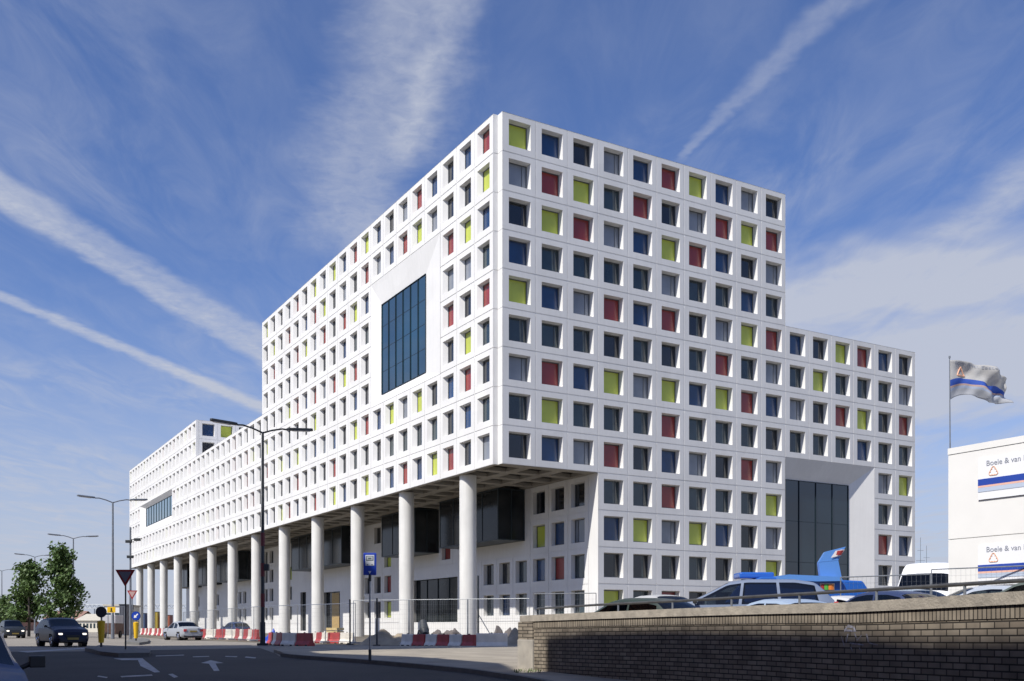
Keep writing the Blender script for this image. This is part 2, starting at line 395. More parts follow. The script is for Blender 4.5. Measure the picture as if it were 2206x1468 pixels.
# black glass bays hanging from the soffit
for (u0, u1) in ((3.75, 7.6), (9.5, 12.4), (16.5, 22.9), (31.8, 36.6), (38.9, 42.2), (44., 47.)):
    m = MB(); g = MB(); v0, v1, j0, j1 = 2.2, 3.14, 9.02, 10.56
    def pb(mb, U0, U1, V0, V1, J0, J1):
        c = [[P(u, v, j) for (u, v) in ((U0, V0), (U1, V0), (U1, V1), (U0, V1))] for j in (J0, J1)]
        mb.face(c[0]); mb.face(c[1])
        for q in range(4): mb.face([c[0][q], c[0][(q+1) % 4], c[1][(q+1) % 4], c[1][q]])
    pb(g, u0+.01, u1-.01, v0+.01, v1, j0+.01, j1-.01)
    t = .035
    pb(m, u0, u1, v0, v1, j1-t, j1); pb(m, u0, u1, v0, v1, j0, j0+t)
    n = max(2, round((u1-u0)/1.0))
    for k in range(n+1):
        x = u0+(u1-u0-t)*k/n; pb(m, x, x+t, v0-.004, v0+.02, j0+t, j1-t)
    pb(m, u0-.004, u0+.02, v0+.45, v0+.45+t, j0+t, j1-t); pb(m, u0-.003, u0+.02, v1-t, v1-.003, j0+t, j1-t)
    fo = tob(m.build('bay_window', MULL)); po = g.build('pane', BAYG); po.parent = fo

# ------------------------------------------------------------------ ground, road, pavement
def sheet(name, poly_rows, m, dz, label=None):
    """strip mesh: rows of (left,right) points"""
    mb = MB()
    for (a, b), (c, d) in zip(poly_rows, poly_rows[1:]):
        mb.face([a, b, d, c])
    o = mb.build(name, m, smooth=False); o['kind'] = 'structure'; return o
ys = [-60, 0, 14, 16, 18, 20, 23, 26, 29, 32, 35, 38, 45, 60, 90, 140, 220, 400, 900, 2500, 6000]
GRND = mat('earth', (.17, .155, .12), .95, c2=(.12, .11, .085), scale=.25, bump=.5, bscale=8)
g = MB()
for a, b in zip(ys, ys[1:]):
    xs = [-6000, -120, -60, -30, 0, 30, 60, 120, 6000]
    for x0, x1 in zip(xs, xs[1:]): g.face([(x0, a, gz(a)-.12), (x1, a, gz(a)-.12), (x1, b, gz(b)-.12), (x0, b, gz(b)-.12)])
o = g.build('ground', GRND); o['kind'] = 'structure'
def draped(name, poly, m, dz, thick=0., kind='structure', step=1.0):
    """polygon draped over the ground profile (cut along y)"""
    bm = bmesh.new(); vs = [bm.verts.new((p[0], p[1], 0)) for p in poly]; bm.faces.new(vs)
    y0 = min(p[1] for p in poly); y1 = max(p[1] for p in poly)
    for y in (14, 20, 26, 32, 38):
        if y0 < y < y1:
            bmesh.ops.bisect_plane(bm, geom=bm.verts[:]+bm.edges[:]+bm.faces[:], plane_co=(0, y, 0), plane_no=(0, 1, 0))
    for v in bm.verts: v.co.z = gz(v.co.y)+dz
    if thick:
        r = bmesh.ops.extrude_face_region(bm, geom=bm.faces[:])
        for e in r['geom']:
            if isinstance(e, bmesh.types.BMVert): e.co.z -= thick
    bmesh.ops.recalc_face_normals(bm, faces=bm.faces)
    bmesh.ops.triangulate(bm, faces=[f for f in bm.faces if len(f.verts) > 4])
    me = bpy.data.meshes.new(name); bm.to_mesh(me); bm.free(); me.materials.append(m)
    o = bpy.data.objects.new(name, me); col.objects.link(o); o['kind'] = kind; return o
def gp(x, y): q = ground_at(x, y); return (q.x, q.y)
# asphalt carriageway in the shade; road beyond painted paler because it is sunlit
ROAD2 = mat('sunlit_road', (.27, .245, .205), .9, c2=(.21, .19, .165), scale=.35, bump=.3, bscale=50)
far_left = [(-180, 330), (-60, 330)]
road = draped('road', [(-60, -40), (9, -40), (9, 10), (6, 14), (1.1, 24), gp(1119, 1463), gp(1010, 1447), gp(795, 1427), gp(640, 1416), gp(604, 1412), gp(560, 1394), gp(300, 1399), gp(100, 1402), (-60, 47)], ASPH, -.05)
draped('pale_road', [(-60, 46.6), gp(100, 1401.8), gp(300, 1398.8), gp(560, 1393.8), gp(604, 1411.7), (0.2, 47.0), (3, 60), (-22, 84), (-52, 140), (-110, 300), (-150, 300), (-95, 140)], ROAD2, -.054)
PAVE = mat('paving', (.36, .32, .255), .9, c2=(.24, .215, .175), scale=.8, bump=.4, bscale=30)
KERB = mat('kerb_stone', (.14, .14, .135), .85, var=.15, scale=4)
kp = [(604, 1412), (640, 1416), (795, 1427), (900, 1436), (1010, 1447), (1119, 1463)]
kerb = [Vector((*gp(*q), 0)) for q in kp]+[Vector((1.9, 20.0, 0)), Vector((5, 12.5, 0))]
inner = []
for i, p in enumerate(kerb):
    a = kerb[max(0, i-1)]; b = kerb[min(len(kerb)-1, i+1)]; t = (b-a).normalized(); n = Vector((-t.y, t.x, 0))
    if n.y < 0: n = -n
    inner.append(p+n*.18)
kd = draped('kerb', [(p.x, p.y) for p in kerb]+[(p.x, p.y) for p in inner[::-1]], KERB, .07, .2)
draped('pavement', [(p.x, p.y) for p in inner[::-1]]+[gp(590, 1403), (-9, 46), (3, 47), (6, 40), (6, 20)], PAVE, .06, .1)
draped('building_forecourt', [(3.5, 47.5), (-0.5, 48), (-12, 60), (-26, 82), (-46, 125), (-100, 255), (-75, 262), (60, 120), (60, 60), (24, 46), (9, 44)], mat('sandy_ground', (.185, .16, .12), .95, c2=(.12, .105, .08), scale=.5, bump=.8, bscale=6), -.04)
# traffic islands
def island(px_poly, name, label):
    pts = [gp(*q) for q in px_poly]
    o = draped(name, pts, KERB, .09, .2); o['label'] = label; return o
ISL = island([(183, 1401), (215, 1409), (255, 1413), (322, 1412), (325, 1405), (280, 1397), (215, 1394)], 'traffic_island', 'dark traffic island')
island([(268, 1386.5), (300, 1388), (319, 1385.5), (322, 1380), (312, 1377.5), (280, 1378.5)], 'traffic_island', 'sunlit traffic island')
def paint(px_poly):
    return draped('road_marking', [gp(*q) for q in px_poly], MARK, -.045)
# gore outline, arrow, dashes, line
paint([(244, 1416), (307, 1415.5), (312, 1420), (345, 1444.5), (333, 1445.5), (303, 1432), (297, 1419.3), (262, 1419.5)])
paint([(433, 1425.5), (454, 1419.5), (482, 1425.5), (464, 1426.5), (473, 1442), (461, 1442.5), (450, 1427.0)])
for q in ([(335, 1410.2), (396, 1408.2), (397, 1409.6), (336, 1411.6)], [(415, 1412), (450, 1411), (451, 1412.5), (416, 1413.5)], [(486, 1411), (512, 1411.5), (509, 1413.5), (485, 1412.5)],
          [(362, 1449), (372, 1448), (384, 1454.5), (375, 1456.5)], [(259, 1453), (327, 1449.5), (329, 1452), (262, 1455.5)], [(212, 1452), (232, 1455), (230, 1457), (209, 1454)],
          [(38, 1401.6), (211, 1392.6), (213, 1394), (60, 1403.6)], [(530, 1412), (552, 1414), (550, 1416), (527, 1413.8)]):
    paint(q)

# ------------------------------------------------------------------ brick retaining wall, coping, rail
def brick_mat(name, c1, c2, mortar, bw, bh):
    m = bpy.data.materials.new(name); m.use_nodes = True; nt = m.node_tree; b = nt.nodes['Principled BSDF']
    uv = nt.nodes.new('ShaderNodeUVMap'); br = nt.nodes.new('ShaderNodeTexBrick')
    br.inputs['Scale'].default_value = 1; br.inputs['Brick Width'].default_value = bw; br.inputs['Row Height'].default_value = bh
    br.inputs['Mortar Size'].default_value = .011; br.inputs['Mortar Smooth'].default_value = .2
    br.inputs['Color1'].default_value = (*c1, 1); br.inputs['Color2'].default_value = (*c2, 1); br.inputs['Mortar'].default_value = (*mortar, 1)
    nt.links.new(uv.outputs[0], br.inputs['Vector'])
    n = nt.nodes.new('ShaderNodeTexNoise'); n.inputs['Scale'].default_value = 3; n.inputs['Detail'].default_value = 6
    mx = nt.nodes.new('ShaderNodeMix'); mx.data_type = 'RGBA'; mx.blend_type = 'MULTIPLY'; mx.inputs[0].default_value = .75
    tc = nt.nodes.new('ShaderNodeTexCoord'); nt.links.new(tc.outputs['Object'], n.inputs['Vector'])
    nt.links.new(br.outputs['Color'], mx.inputs[6]); nt.links.new(n.outputs['Fac'], mx.inputs[7]); nt.links.new(mx.outputs[2], b.inputs['Base Color'])
    bp = nt.nodes.new('ShaderNodeBump'); bp.inputs['Strength'].default_value = .9; bp.inputs['Distance'].default_value = .01; bp.invert = True
    nt.links.new(br.outputs['Fac'], bp.inputs['Height']); nt.links.new(bp.outputs['Normal'], b.inputs['Normal'])
    b.inputs['Roughness'].default_value = .9; MATS[name] = m; return m
BRK = brick_mat('brown_brick', (.43, .37, .29), (.27, .225, .175), (.045, .038, .03), .27, .09)
SOL = brick_mat('soldier_brick', (.44, .38, .30), (.32, .27, .21), (.045, .038, .03), .085, .6)
COPE = mat('coping_concrete', (.42, .38, .32), .9, c2=(.27, .245, .21), scale=5, bump=.6, bscale=30, detail=8)
PLAS = mat('render_plaster', (.42, .39, .34), .9, c2=(.30, .28, .25), scale=2.5, bump=.4)
wp = [(1122, 26, 1327), (1275, 22.8, 1319.6), (1450, 20.2, 1312), (1650, 17.6, 1304), (1826, 15.6, 1298), (2003, 13.8, 1287.4), (2206, 12, 1273.5), (2500, 10, 1250)]
top = [pt(x, y, z) for x, z, y in wp]
bot = [Vector((p.x, p.y, gz(p.y)-.2)) for p in top]
wall = empty('retaining_wall', (top[0].x, top[0].y, gz(26)), 0, 'brown brick retaining wall with concrete coping and a low rail, rising towards the right', 'wall')
WI = Matrix.Translation(-Vector(wall.location))
def tow(o, par=wall): o.parent = par; o.matrix_parent_inverse = WI; return o
def perp(i):
    a = top[max(0, i-1)]; b = top[min(len(top)-1, i+1)]; t = (b-a); t.z = 0; t.normalize(); n = Vector((-t.y, t.x, 0)); return n if n.x > 0 else -n
norms = [perp(i) for i in range(len(top))]
CT, ST, TH_ = .16, .165, .32
def wallband(name, m, z0f, z1f, off, uvs=True):
    me = bpy.data.meshes.new(name); v = []; f = []; uv = []
    s = 0
    for i, p in enumerate(top):
        if i: s += (Vector((top[i].x, top[i].y, 0))-Vector((top[i-1].x, top[i-1].y, 0))).length
        n = norms[i]; q = p+n*off; zt = z1f(i); zb = z0f(i)
        r = p+n*(TH_ if off >= 0 else TH_+.03)
        v += [(q.x, q.y, zb), (q.x, q.y, zt), (r.x, r.y, zt), (r.x, r.y, zb)]
        uv.append(s)
    for i in range(len(top)-1):
        b = 4*i; f += [(b, b+4, b+5, b+1), (b+1, b+5, b+6, b+2), (b+2, b+6, b+7, b+3), (b+3, b+7, b+4, b)]
    e = 4*(len(top)-1); f += [(0, 1, 2, 3), (e+3, e+2, e+1, e)]
    me.from_pydata(v, [], f); L = me.uv_layers.new(name='UVMap')
    for poly in me.polygons:
        for li in poly.loop_indices:
            vi = me.loops[li].vertex_index; i = vi//4; k = vi % 4
            top_rel = me.vertices[vi].co.z-top[i].z
            L.data[li].uv = (uv[i]+(TH_ if k in (2, 3) and poly.index >= len(f)-2 else 0), top_rel)
    me.materials.append(m); me.update()
    o = bpy.data.objects.new(name, me); col.objects.link(o); return tow(o)
wallband('coping', COPE, lambda i: top[i].z-CT, lambda i: top[i].z, -.03)
wallband('soldier_course', SOL, lambda i: top[i].z-CT-ST, lambda i: top[i].z-CT, 0)
wallband('brickwork', BRK, lambda i: bot[i].z, lambda i: top[i].z-CT-ST, .012)
# sunlit pier closing the left end
d0 = (top[1]-top[0]); d0.z = 0; d0.normalize(); n0 = norms[0]
M0 = Matrix(((d0.x, n0.x, 0, top[0].x), (d0.y, n0.y, 0, top[0].y), (0, 0, 1, 0), (0, 0, 0, 1)))
m = MB(); m.box((-.12, -.045, gz(26)-.3), (.72, .36, top[0].z-.62), M0); tow(m.build('end_pier', PLAS, bevel=.02))
m = MB(); m.box((-.10, -.03, top[0].z-.619), (.70, .35, top[0].z-CT-.002), M0); pier = m.build('pier_brickwork', BRK)
L = pier.data.uv_layers.new(name='UVMap')
for poly in pier.data.polygons:
    for li in poly.loop_indices:
        c = pier.data.vertices[pier.data.loops[li].vertex_index].co; L.data[li].uv = (c.x+c.y, c.z)
tow(pier)
# pale paint marks sprayed on the brick
gm = MB(); rg2 = random.Random(4)
def wpt(px_, py_):
    for a, b, na in zip(top, top[1:], norms):
        xa, xb = CX+F*a.x/a.y, CX+F*b.x/b.y
        if xa <= px_ <= xb:
            k_ = (px_-CX)/F; d_ = b-a; t_ = (k_*a.y-a.x)/(d_.x-k_*d_.y); q_ = a+d_*t_; return Vector((q_.x, q_.y, (CY-py_)/F*q_.y))+na*.006
for (x0, y0, x1, y1, w_) in ((1818, 1360, 1826, 1349, 4), (1826, 1349, 1838, 1352, 4), (1838, 1352, 1842, 1361, 4), (1820, 1358, 1842, 1360, 3), (1826, 1366, 1822, 1384, 2.5), (1840, 1364, 1846, 1380, 2.5), (1846, 1380, 1856, 1368, 2),
                             (1866, 1366, 1870, 1384, 3), (1812, 1372, 1818, 1392, 2), (1830, 1386, 1860, 1390, 2), (1850, 1396, 1856, 1404, 2), (1872, 1386, 1890, 1390, 1.5), (1832, 1394, 1836, 1404, 2)):
    a, b = wpt(x0, y0), wpt(x1, y1); d_ = (b-a).normalized(); up = Vector((0, 0, 1)) if abs(d_.z) < .7 else Vector((.36, -.93, 0)); hw_ = w_/F*16*.8
    gm.face([a-up*hw_, b-up*hw_*.6, b+up*hw_*.8, a+up*hw_])
tow(gm.build('paint_mark', mat('sprayed_paint', (.42, .43, .52), .8, c2=(.16, .15, .16), scale=20)))
# rail
rail = empty('guard_rail', tuple(top[0]), 0, 'low grey tube rail on short posts along the top of the brick wall', 'railing')
RI = Matrix.Translation(-Vector(rail.location))
def tor(o): o.parent = rail; o.matrix_parent_inverse = RI; return o
rp = [pt(x, y, z)+norms[min(i, len(norms)-1)]*.12 for i, (x, z, y) in enumerate([(1150, 25.6, 1311.5), (1275, 22.8, 1303.5), (1450, 20.2, 1295), (1650, 17.6, 1283.5), (1826, 15.6, 1273.5), (2003, 13.8, 1262.5), (2206, 12, 1249.5), (2500, 10, 1226)])]
m = MB(); m.tube(rp, .028, 10); tor(m.build('rail_tube', mat('weathered_rail', (.11, .11, .11), .5, .5, var=.2, scale=5), smooth=True))
def lerp_path(path, s):
    for a, b in zip(path, path[1:]):
        l = (b-a).length
        if s <= l: return a+(b-a)*(s/l)
        s -= l
    return path[-1]
s = .1
while s < 15.5:
    q = lerp_path(rp, s); m = MB(); m.cyl((q.x, q.y, q.z-.02), (q.x, q.y, q.z-.24), .02); tor(m.build('rail_post', GPOLE)); s += 1.9

# ------------------------------------------------------------------ parking lot
LOTM = mat('lot_paving', (.13, .125, .12), .9, var=.2, scale=1.2)
m = MB()
edge = [p+n_*.28 for p, n_ in zip(top, norms)]
for a, b in zip(edge, edge[1:]):
    m.face([(a.x, a.y, lot(a.x)), (b.x, b.y, lot(b.x)), (b.x*1.0+14, b.y+30, lot(b.x+14)), (a.x+14, a.y+30, lot(a.x+14))])
o = m.build('parking_lot', LOTM); o['kind'] = 'structure'

# ------------------------------------------------------------------ cars
PROF = {
 'sedan': dict(p=[(0, .58), (.012, .86), (.05, .96), (.17, 1.0), (.30, 1.34), (.40, 1.42), (.50, 1.43), (.58, 1.38), (.745, .98), (.93, .84), (.985, .70), (1, .5)], ws=(.575, .74), rg=(.18, .31), sw=[(.27, .42), (.445, .68)], belt=.93),
 'hatch': dict(p=[(0, .55), (.012, .88), (.04, 1.02), (.13, 1.36), (.25, 1.45), (.45, 1.47), (.56, 1.41), (.74, 1.02), (.93, .88), (.985, .72), (1, .5)], ws=(.555, .74), rg=(.04, .135), sw=[(.13, .36), (.385, .68)], belt=.97),
 'mpv': dict(p=[(0, .55), (.01, 1.05), (.03, 1.30), (.09, 1.70), (.20, 1.80), (.50, 1.82), (.62, 1.74), (.82, 1.14), (.94, .98), (.985, .75), (1, .5)], ws=(.62, .82), rg=(.025, .09), sw=[(.10, .30), (.32, .51), (.53, .76)], belt=1.08),
 'van': dict(p=[(0, .5), (.004, 2.3), (.03, 2.5), (.4, 2.56), (.64, 2.54), (.71, 2.42), (.765, 2.12), (.865, 1.42), (.955, 1.12), (.99, .85), (1, .5)], ws=(.765, .865), rg=(-.1, -.1), sw=[(.655, .815)], belt=1.38),
}
def car(name, loc, heading, kind, L, W, paint, label, cat='car', H=None, lights_on=False, group=None, plate=(.30, .22, .05), coat_r=.25):
    pr = PROF[kind]
    PM = mat('paint_'+'_'.join('%d' % (c*999) for c in paint)+kind, paint, .45, .0, coat=.18, spec=.25)
    root = empty(name, loc, heading, label, cat, group)
    hs = 1. if H is None else H/max(z for _, z in pr['p'])
    NS = 60
    def top_z(t):
        p = pr['p']
        for (a, za), (b, zb) in zip(p, p[1:]):
            if t <= b: return (za+(zb-za)*(t-a)/(b-a))*hs
        return p[-1][1]*hs
    ts = sorted(set([0, .004, .012]+[k/NS for k in range(1, NS)]+[.985, .993, 1]))
    zs = [top_z(t) for t in ts]
    for _ in range(1):
        zs = [zs[0]]+[(zs[i-1]+2*zs[i]+zs[i+1])/4 for i in range(1, len(zs)-1)]+[zs[-1]]
    belt = pr['belt']*hs; z0 = .20
    rings = []
    for t, zt in zip(ts, zs):
        e = min(t, 1-t); w = W/2*(1-.22*max(0, 1-e/.10)**2.2)
        lowf = max(0, 1-e/.05)
        zb = z0+.12*lowf; bz = min(belt*(1-.04*t), zt-.035)
        h = max(0, zt-bz-.04)
        wr = w*.95-(.30 if kind != 'van' else .10)*h
        r = [(0, zb), (.82*w, zb), (.97*w, zb+.10), (w, zb+.38*(bz-zb)), (w*.995, zb+.62*(bz-zb)), (w*.985, zb+.85*(bz-zb)), (w*.955, bz)]
        e1 = min(.08, h*.4)
        for k in range(1, 5):
            f = k/4; r.append((w*.95+(wr-w*.95)*f, bz+(zt-e1-bz-.02)*f))
        r += [(wr-.05, zt-.03), (wr*.72, zt+.004), (wr*.38, zt+.018), (0, zt+.022)]
        rings.append(r)
    n = len(rings[0])
    def vtx(i, k, s):
        y, z = rings[i][k]; up = max(0, z-rings[i][6][1]) if k > 6 else 0
        return ((ts[i]-.5)*L-up*max(-.25, min(.3, (ts[i]-.42)*1.0)), s*y, z)
    body, ws, rg, sw = MB(), MB(), MB(), [{1: MB(), -1: MB()} for _ in pr['sw']]
    wt = (.19, .81) if kind != 'van' else (.17, .83); wrd = .32 if kind != 'van' else .35
    wx = [(t-.5)*L for t in wt]
    for i in range(len(ts)-1):
        tm = (ts[i]+ts[i+1])/2; xm = (tm-.5)*L
        for k in range(n-1):
            for s in (1, -1):
                q = [vtx(i, k, s), vtx(i+1, k, s), vtx(i+1, k+1, s), vtx(i, k+1, s)]
                if s < 0: q = q[::-1]
                zm = sum(p[2] for p in q)/4
                if k in (1, 2, 3, 4) and any((xm-x)**2+(zm-wrd)**2 < (wrd+.06)**2 for x in wx): continue
                hh = rings[i][10][1]-rings[i][6][1]
                tgt = body
                if k >= 11 and pr['ws'][0] < tm < pr['ws'][1]: tgt = ws
                elif k >= 11 and pr['rg'][0] < tm < pr['rg'][1]: tgt = rg
                elif 6 <= k <= 9 and hh > .12:
                    for wi, (a, b) in enumerate(pr['sw']):
                        if a < tm < b and hh > .10: tgt = sw[wi][s]; break
                tgt.face(q)
    for i in (0, len(ts)-1):
        body.face([vtx(i, k, 1) for k in range(n)]+[vtx(i, k, -1) for k in range(n-2, 0, -1)])
    bo = body.build('body', PM, root, smooth=True, angle=40)
    ws.build('windscreen', CGLASS, root, smooth=True)
    if rg.f: rg.build('rear_window', CGLASS, root, smooth=True)
    for s_ in sw:
        for q_ in s_.values():
            if q_.f: q_.build('side_window', CGLASS, root, smooth=True)
    # dark interior with seats
    m = MB(); m.box((-.40*L, -.44*W, .26), (.26*L, .44*W, belt-.12)); m.build('interior', BLK, root)
    for sx in (.02, -.17) if kind != 'van' else (.22,):
        for sy in (-1, 1):
            m = MB(); m.box((sx*L-.08, sy*.21*W-.22, belt-.3), (sx*L+.06, sy*.21*W+.22, belt+.12)); m.box((sx*L-.05, sy*.21*W-.12, belt+.12), (sx*L+.03, sy*.21*W+.12, belt+.32))
            m.build('seat', BLK, root, bevel=.03)
    for x in wx:
        for s in (1, -1):
            m = MB(); m.cyl((x, s*(W/2-.24), wrd), (x, s*(W/2-.015), wrd), wrd, n=28); w_ = m.build('wheel', RUB, root, smooth=True, angle=50)
            m = MB(); m.cyl((x, s*(W/2-.02), wrd), (x, s*(W/2+.0), wrd), wrd*.64, wrd*.58, n=20)
            for a in range(5):
                ca, sa = math.cos(a*1.2566), math.sin(a*1.2566)
                m.cyl((x, s*(W/2+.004), wrd), (x+ca*wrd*.6, s*(W/2+.004), wrd+sa*wrd*.6), .03, n=6)
            m.build('rim', CHROME, w_, smooth=True)
            m = MB(); m.cyl((x, s*(W/2-.30), wrd), (x, s*(W/2-.26), wrd), wrd+.08, n=24); m.build('wheel_arch', BLK, root)
    fx = L/2; zt = top_z(.95)
    for s in (1, -1):
        m = MB(); m.box((fx*.93, s*W*.335-.11, zt-.24), (fx*.982, s*W*.335+.11, zt-.12)); m.build('headlight', LAMPW if lights_on else CHROME, root, bevel=.04)
        tz = .82*hs if kind in ('sedan', 'hatch') else 1.1*hs
        m = MB(); m.box((-fx*1.0, s*W*.36-.13, tz-.16), (-fx*.95, s*W*.36+.10, tz+.02)); m.build('tail_light', LAMPR, root, bevel=.02)
        xm = (pr['ws'][1]-.5)*L-.25
        m = MB(); m.box((xm-.07, s*(W/2+.03), belt+.01), (xm+.05, s*(W/2+.17), belt+.12)); m.cyl((xm, s*(W/2-.06), belt), (xm, s*(W/2+.05), belt+.05), .025, n=8); m.build('mirror', BLK, root, bevel=.025)
    m = MB(); m.box((fx*.97, -W*.20, .42), (fx*1.004, W*.20, .60)); m.box((fx*.96, -W*.36, .24), (fx*1.0, W*.36, .36)); m.build('grille', BLK, root, bevel=.02)
    m = MB(); m.box((-fx*1.006, -.27, .62*hs), (-fx*.99, .27, .74*hs)); m.build('number_plate', mat('plate_yellow', plate, .5), root)
    m = MB(); m.box((fx*1.0, -.27, .36), (fx*1.012, .27, .47)); m.build('number_plate', MATS['plate_yellow'], root)
    m = MB(); m.box((-fx*1.004, -W*.40, .24), (-fx*.98, W*.40, .34)); m.build('bumper_trim', BLK, root)
    return root
hd_l = math.atan2(dl.y, dl.x)          # heading up the street
def at_ground(px_, py_): q = ground_at(px_, py_); return (q.x, q.y, q.z)
# road cars
q = at_ground(129, 1388)
car('passenger_car', (q[0]*.925, 51, gz(51)-.05), hd_l+math.pi+R(9), 'hatch', 4.0, 1.72, (.006, .009, .035), 'dark blue hatchback with headlights on, driving towards the camera at left', H=1.46, lights_on=True)
q = at_ground(24, 1374)
car('passenger_car', (q[0]-.5, q[1]+1.2, q[2]-.05), hd_l+math.pi+R(4), 'mpv', 4.4, 1.8, (.018, .022, .028), 'dark grey car with headlights on, at the left edge behind the dark blue hatchback', H=1.62, lights_on=True)
q = at_ground(392, 1378)
car('passenger_car', (q[0]+.05, q[1]+0, q[2]-.05), hd_l+R(8), 'sedan', 4.4, 1.75, (.32, .34, .37), 'silver saloon seen from behind, driving away past the red and white barriers', H=1.42)
q = pt(506, 1360, 96)
car('passenger_car', (q.x, 96, -.95), hd_l+R(8), 'hatch', 3.9, 1.7, (.02, .04, .11), 'small dark blue car half hidden behind the red and white barriers near the columns', H=1.42)
car('passenger_car', (-5.4, 9.57, -1.35), hd_l+math.pi, 'hatch', 4.2, 1.75, (.006, .022, .10), 'blue car cut off by the lower left corner, nearest of all the cars', H=1.45)
def lotcar(px_, y, kind, L, W, paint, label, head=0., H=None, cat='car', top=None):
    x = (px_-CX)/F*y
    z = lot(x)
    if top is not None: z = (CY-top)/F*y-(H if H else 1.47)-.02
    return car('parked_car' if cat == 'car' else 'parked_van', (x, y, z), hd_l+head, kind, L, W, paint, label, cat, H=H, group='cars parked behind the brick wall')
lotcar(1362, 26, 'hatch', 4.1, 1.7, (.035, .05, .045), 'dark green car behind the low left end of the rail, leftmost of the parked cars', R(10), 1.45, top=1289)
lotcar(1440, 34, 'hatch', 4.0, 1.7, (.42, .43, .44), 'silver car with pale bonnet showing, left of the grey-blue people carrier', R(180), 1.45, top=1281)
lotcar(1606, 31, 'mpv', 5.4, 1.9, (.15, .19, .28), 'grey-blue people carrier in front of the blue aircraft-shaped trailer', R(44), 1.85, 'van', top=1249)
lotcar(1668, 25, 'hatch', 3.9, 1.7, (.30, .38, .50), 'light blue car roof low behind the wall under the blue trailer', R(-6), 1.45, top=1291)
lotcar(1812, 31, 'sedan', 4.4, 1.75, (.50, .51, .53), 'silver saloon roof between the light blue car and the dark blue car', R(4), 1.42, top=1284)
lotcar(1892, 28.5, 'hatch', 4.1, 1.72, (.03, .045, .11), 'dark blue car with pale roof edge in front of the white van', R(-4), 1.46, top=1274)
lotcar(1985, 33, 'hatch', 4.0, 1.7, (.30, .36, .42), 'grey-blue car with windscreen towards the camera, under the white van', R(175), 1.46, top=1269)
lotcar(2098, 26, 'hatch', 4.4, 1.75, (.36, .40, .47), 'silver estate car side-on below the lower banner of the white office', R(48), 1.5, top=1262)
lotcar(2236, 24, 'hatch', 4.1, 1.72, (.09, .11, .10), 'dark car cut off by the right edge above the wall', R(6), 1.5, top=1248)
lotcar(2004, 39, 'van', 5.4, 2.0, (.78, .79, .80), 'tall white panel van with high roof beside the white site office', R(118), 2.6, 'van', top=1213)

# blue carnival float / stand-up aircraft shape
BL = mat('float_blue', (.015, .11, .46), .35, coat=.5); BL2 = mat('float_light_blue', (.10, .26, .62), .4)
fl = empty('blue_float', (12.2, 38, lot(12.2)), 0, 'bright blue aircraft-shaped show trailer with an upright tail fin and colourful stickers', 'trailer')
def flp(px_, py_, y=38.): q = pt(px_, py_, y)-Vector(fl.location); return q
m = MB()
side = [(1560, 1300), (1590, 1262), (1640, 1243), (1720, 1244), (1812, 1250), (1858, 1252), (1870, 1270), (1862, 1300)]
A = [flp(x, y, 37) for x, y in side]; B = [flp(x, y, 39.5) for x, y in side]
for k in range(len(A)): m.face([A[k], A[(k+1) % len(A)], B[(k+1) % len(A)], B[k]])
m.face(A); m.face(B[::-1]); m.build('hull', BL, fl, bevel=.05)
m = MB(); top_ = [(1592, 1243), (1600, 1236), (1640, 1231), (1655, 1236), (1652, 1242), (1610, 1247)]
m.box(flp(1594, 1246, 38), flp(1652, 1236, 39)); m.build('roof_box', BL, fl, bevel=.06)
m = MB(); A = [flp(x, y, 36.8) for x, y in ((1676, 1241), (1700, 1238), (1812, 1243), (1816, 1252), (1760, 1253), (1676, 1249))]; B = [p+Vector((0, 2.2, 0)) for p in A]
m.face(A); m.face(B[::-1])
for k in range(6): m.face([A[k], A[(k+1) % 6], B[(k+1) % 6], B[k]])
m.build('wing', BL2, fl)
def slab(px_pts, y, th, dy=0):
    mm = MB(); A = [flp(a, b, y+dy*(i/len(px_pts))) for i, (a, b) in enumerate(px_pts)]; B = [p+Vector((.1, th, 0)) for p in A]
    mm.face(A); mm.face(B[::-1])
    for k in range(len(A)): mm.face([A[k], A[(k+1) % len(A)], B[(k+1) % len(A)], B[k]])
    return mm
fin = slab([(1768, 1243), (1764, 1212), (1806, 1208), (1813, 1243)], 37.2, .5).build('tail_fin', BL2, fl)
slab([(1764, 1211.5), (1778, 1189), (1822, 1178), (1806, 1207.5)], 37.2, .5).build('fin_top', BL2, fl)
slab([(1790, 1202), (1800, 1187), (1815, 1184), (1806, 1198)], 37.15, .03).build('sticker', mat('white_sticker', (.75, .72, .7), .5), fl)
slab([(1801, 1196), (1804, 1187), (1813, 1186), (1807, 1196)], 37.1, .03).build('sticker', PLRED, fl)
slab([(1766, 1273), (1766, 1257), (1793, 1257), (1793, 1273)], 36.95, .03).build('sticker', mat('pale_sticker', (.7, .6, .5), .5), fl)
for k, (a, mm_) in enumerate(((1768, PLRED), (1776, mat('green_sticker', (.10, .42, .06), .5)), (1785, mat('orange_sticker', (.75, .22, .04), .5)))):
    slab([(a, 1271), (a, 1260), (a+6, 1259), (a+6, 1271)], 36.9, .03).build('sticker', mm_, fl)
for x in (1640, 1800):
    m = MB(); q = flp(x, 1300, 38); m.cyl(q+Vector((0, -.9, -.1)), q+Vector((0, -.6, -.1)), .33, n=20); m.build('wheel', RUB, fl)

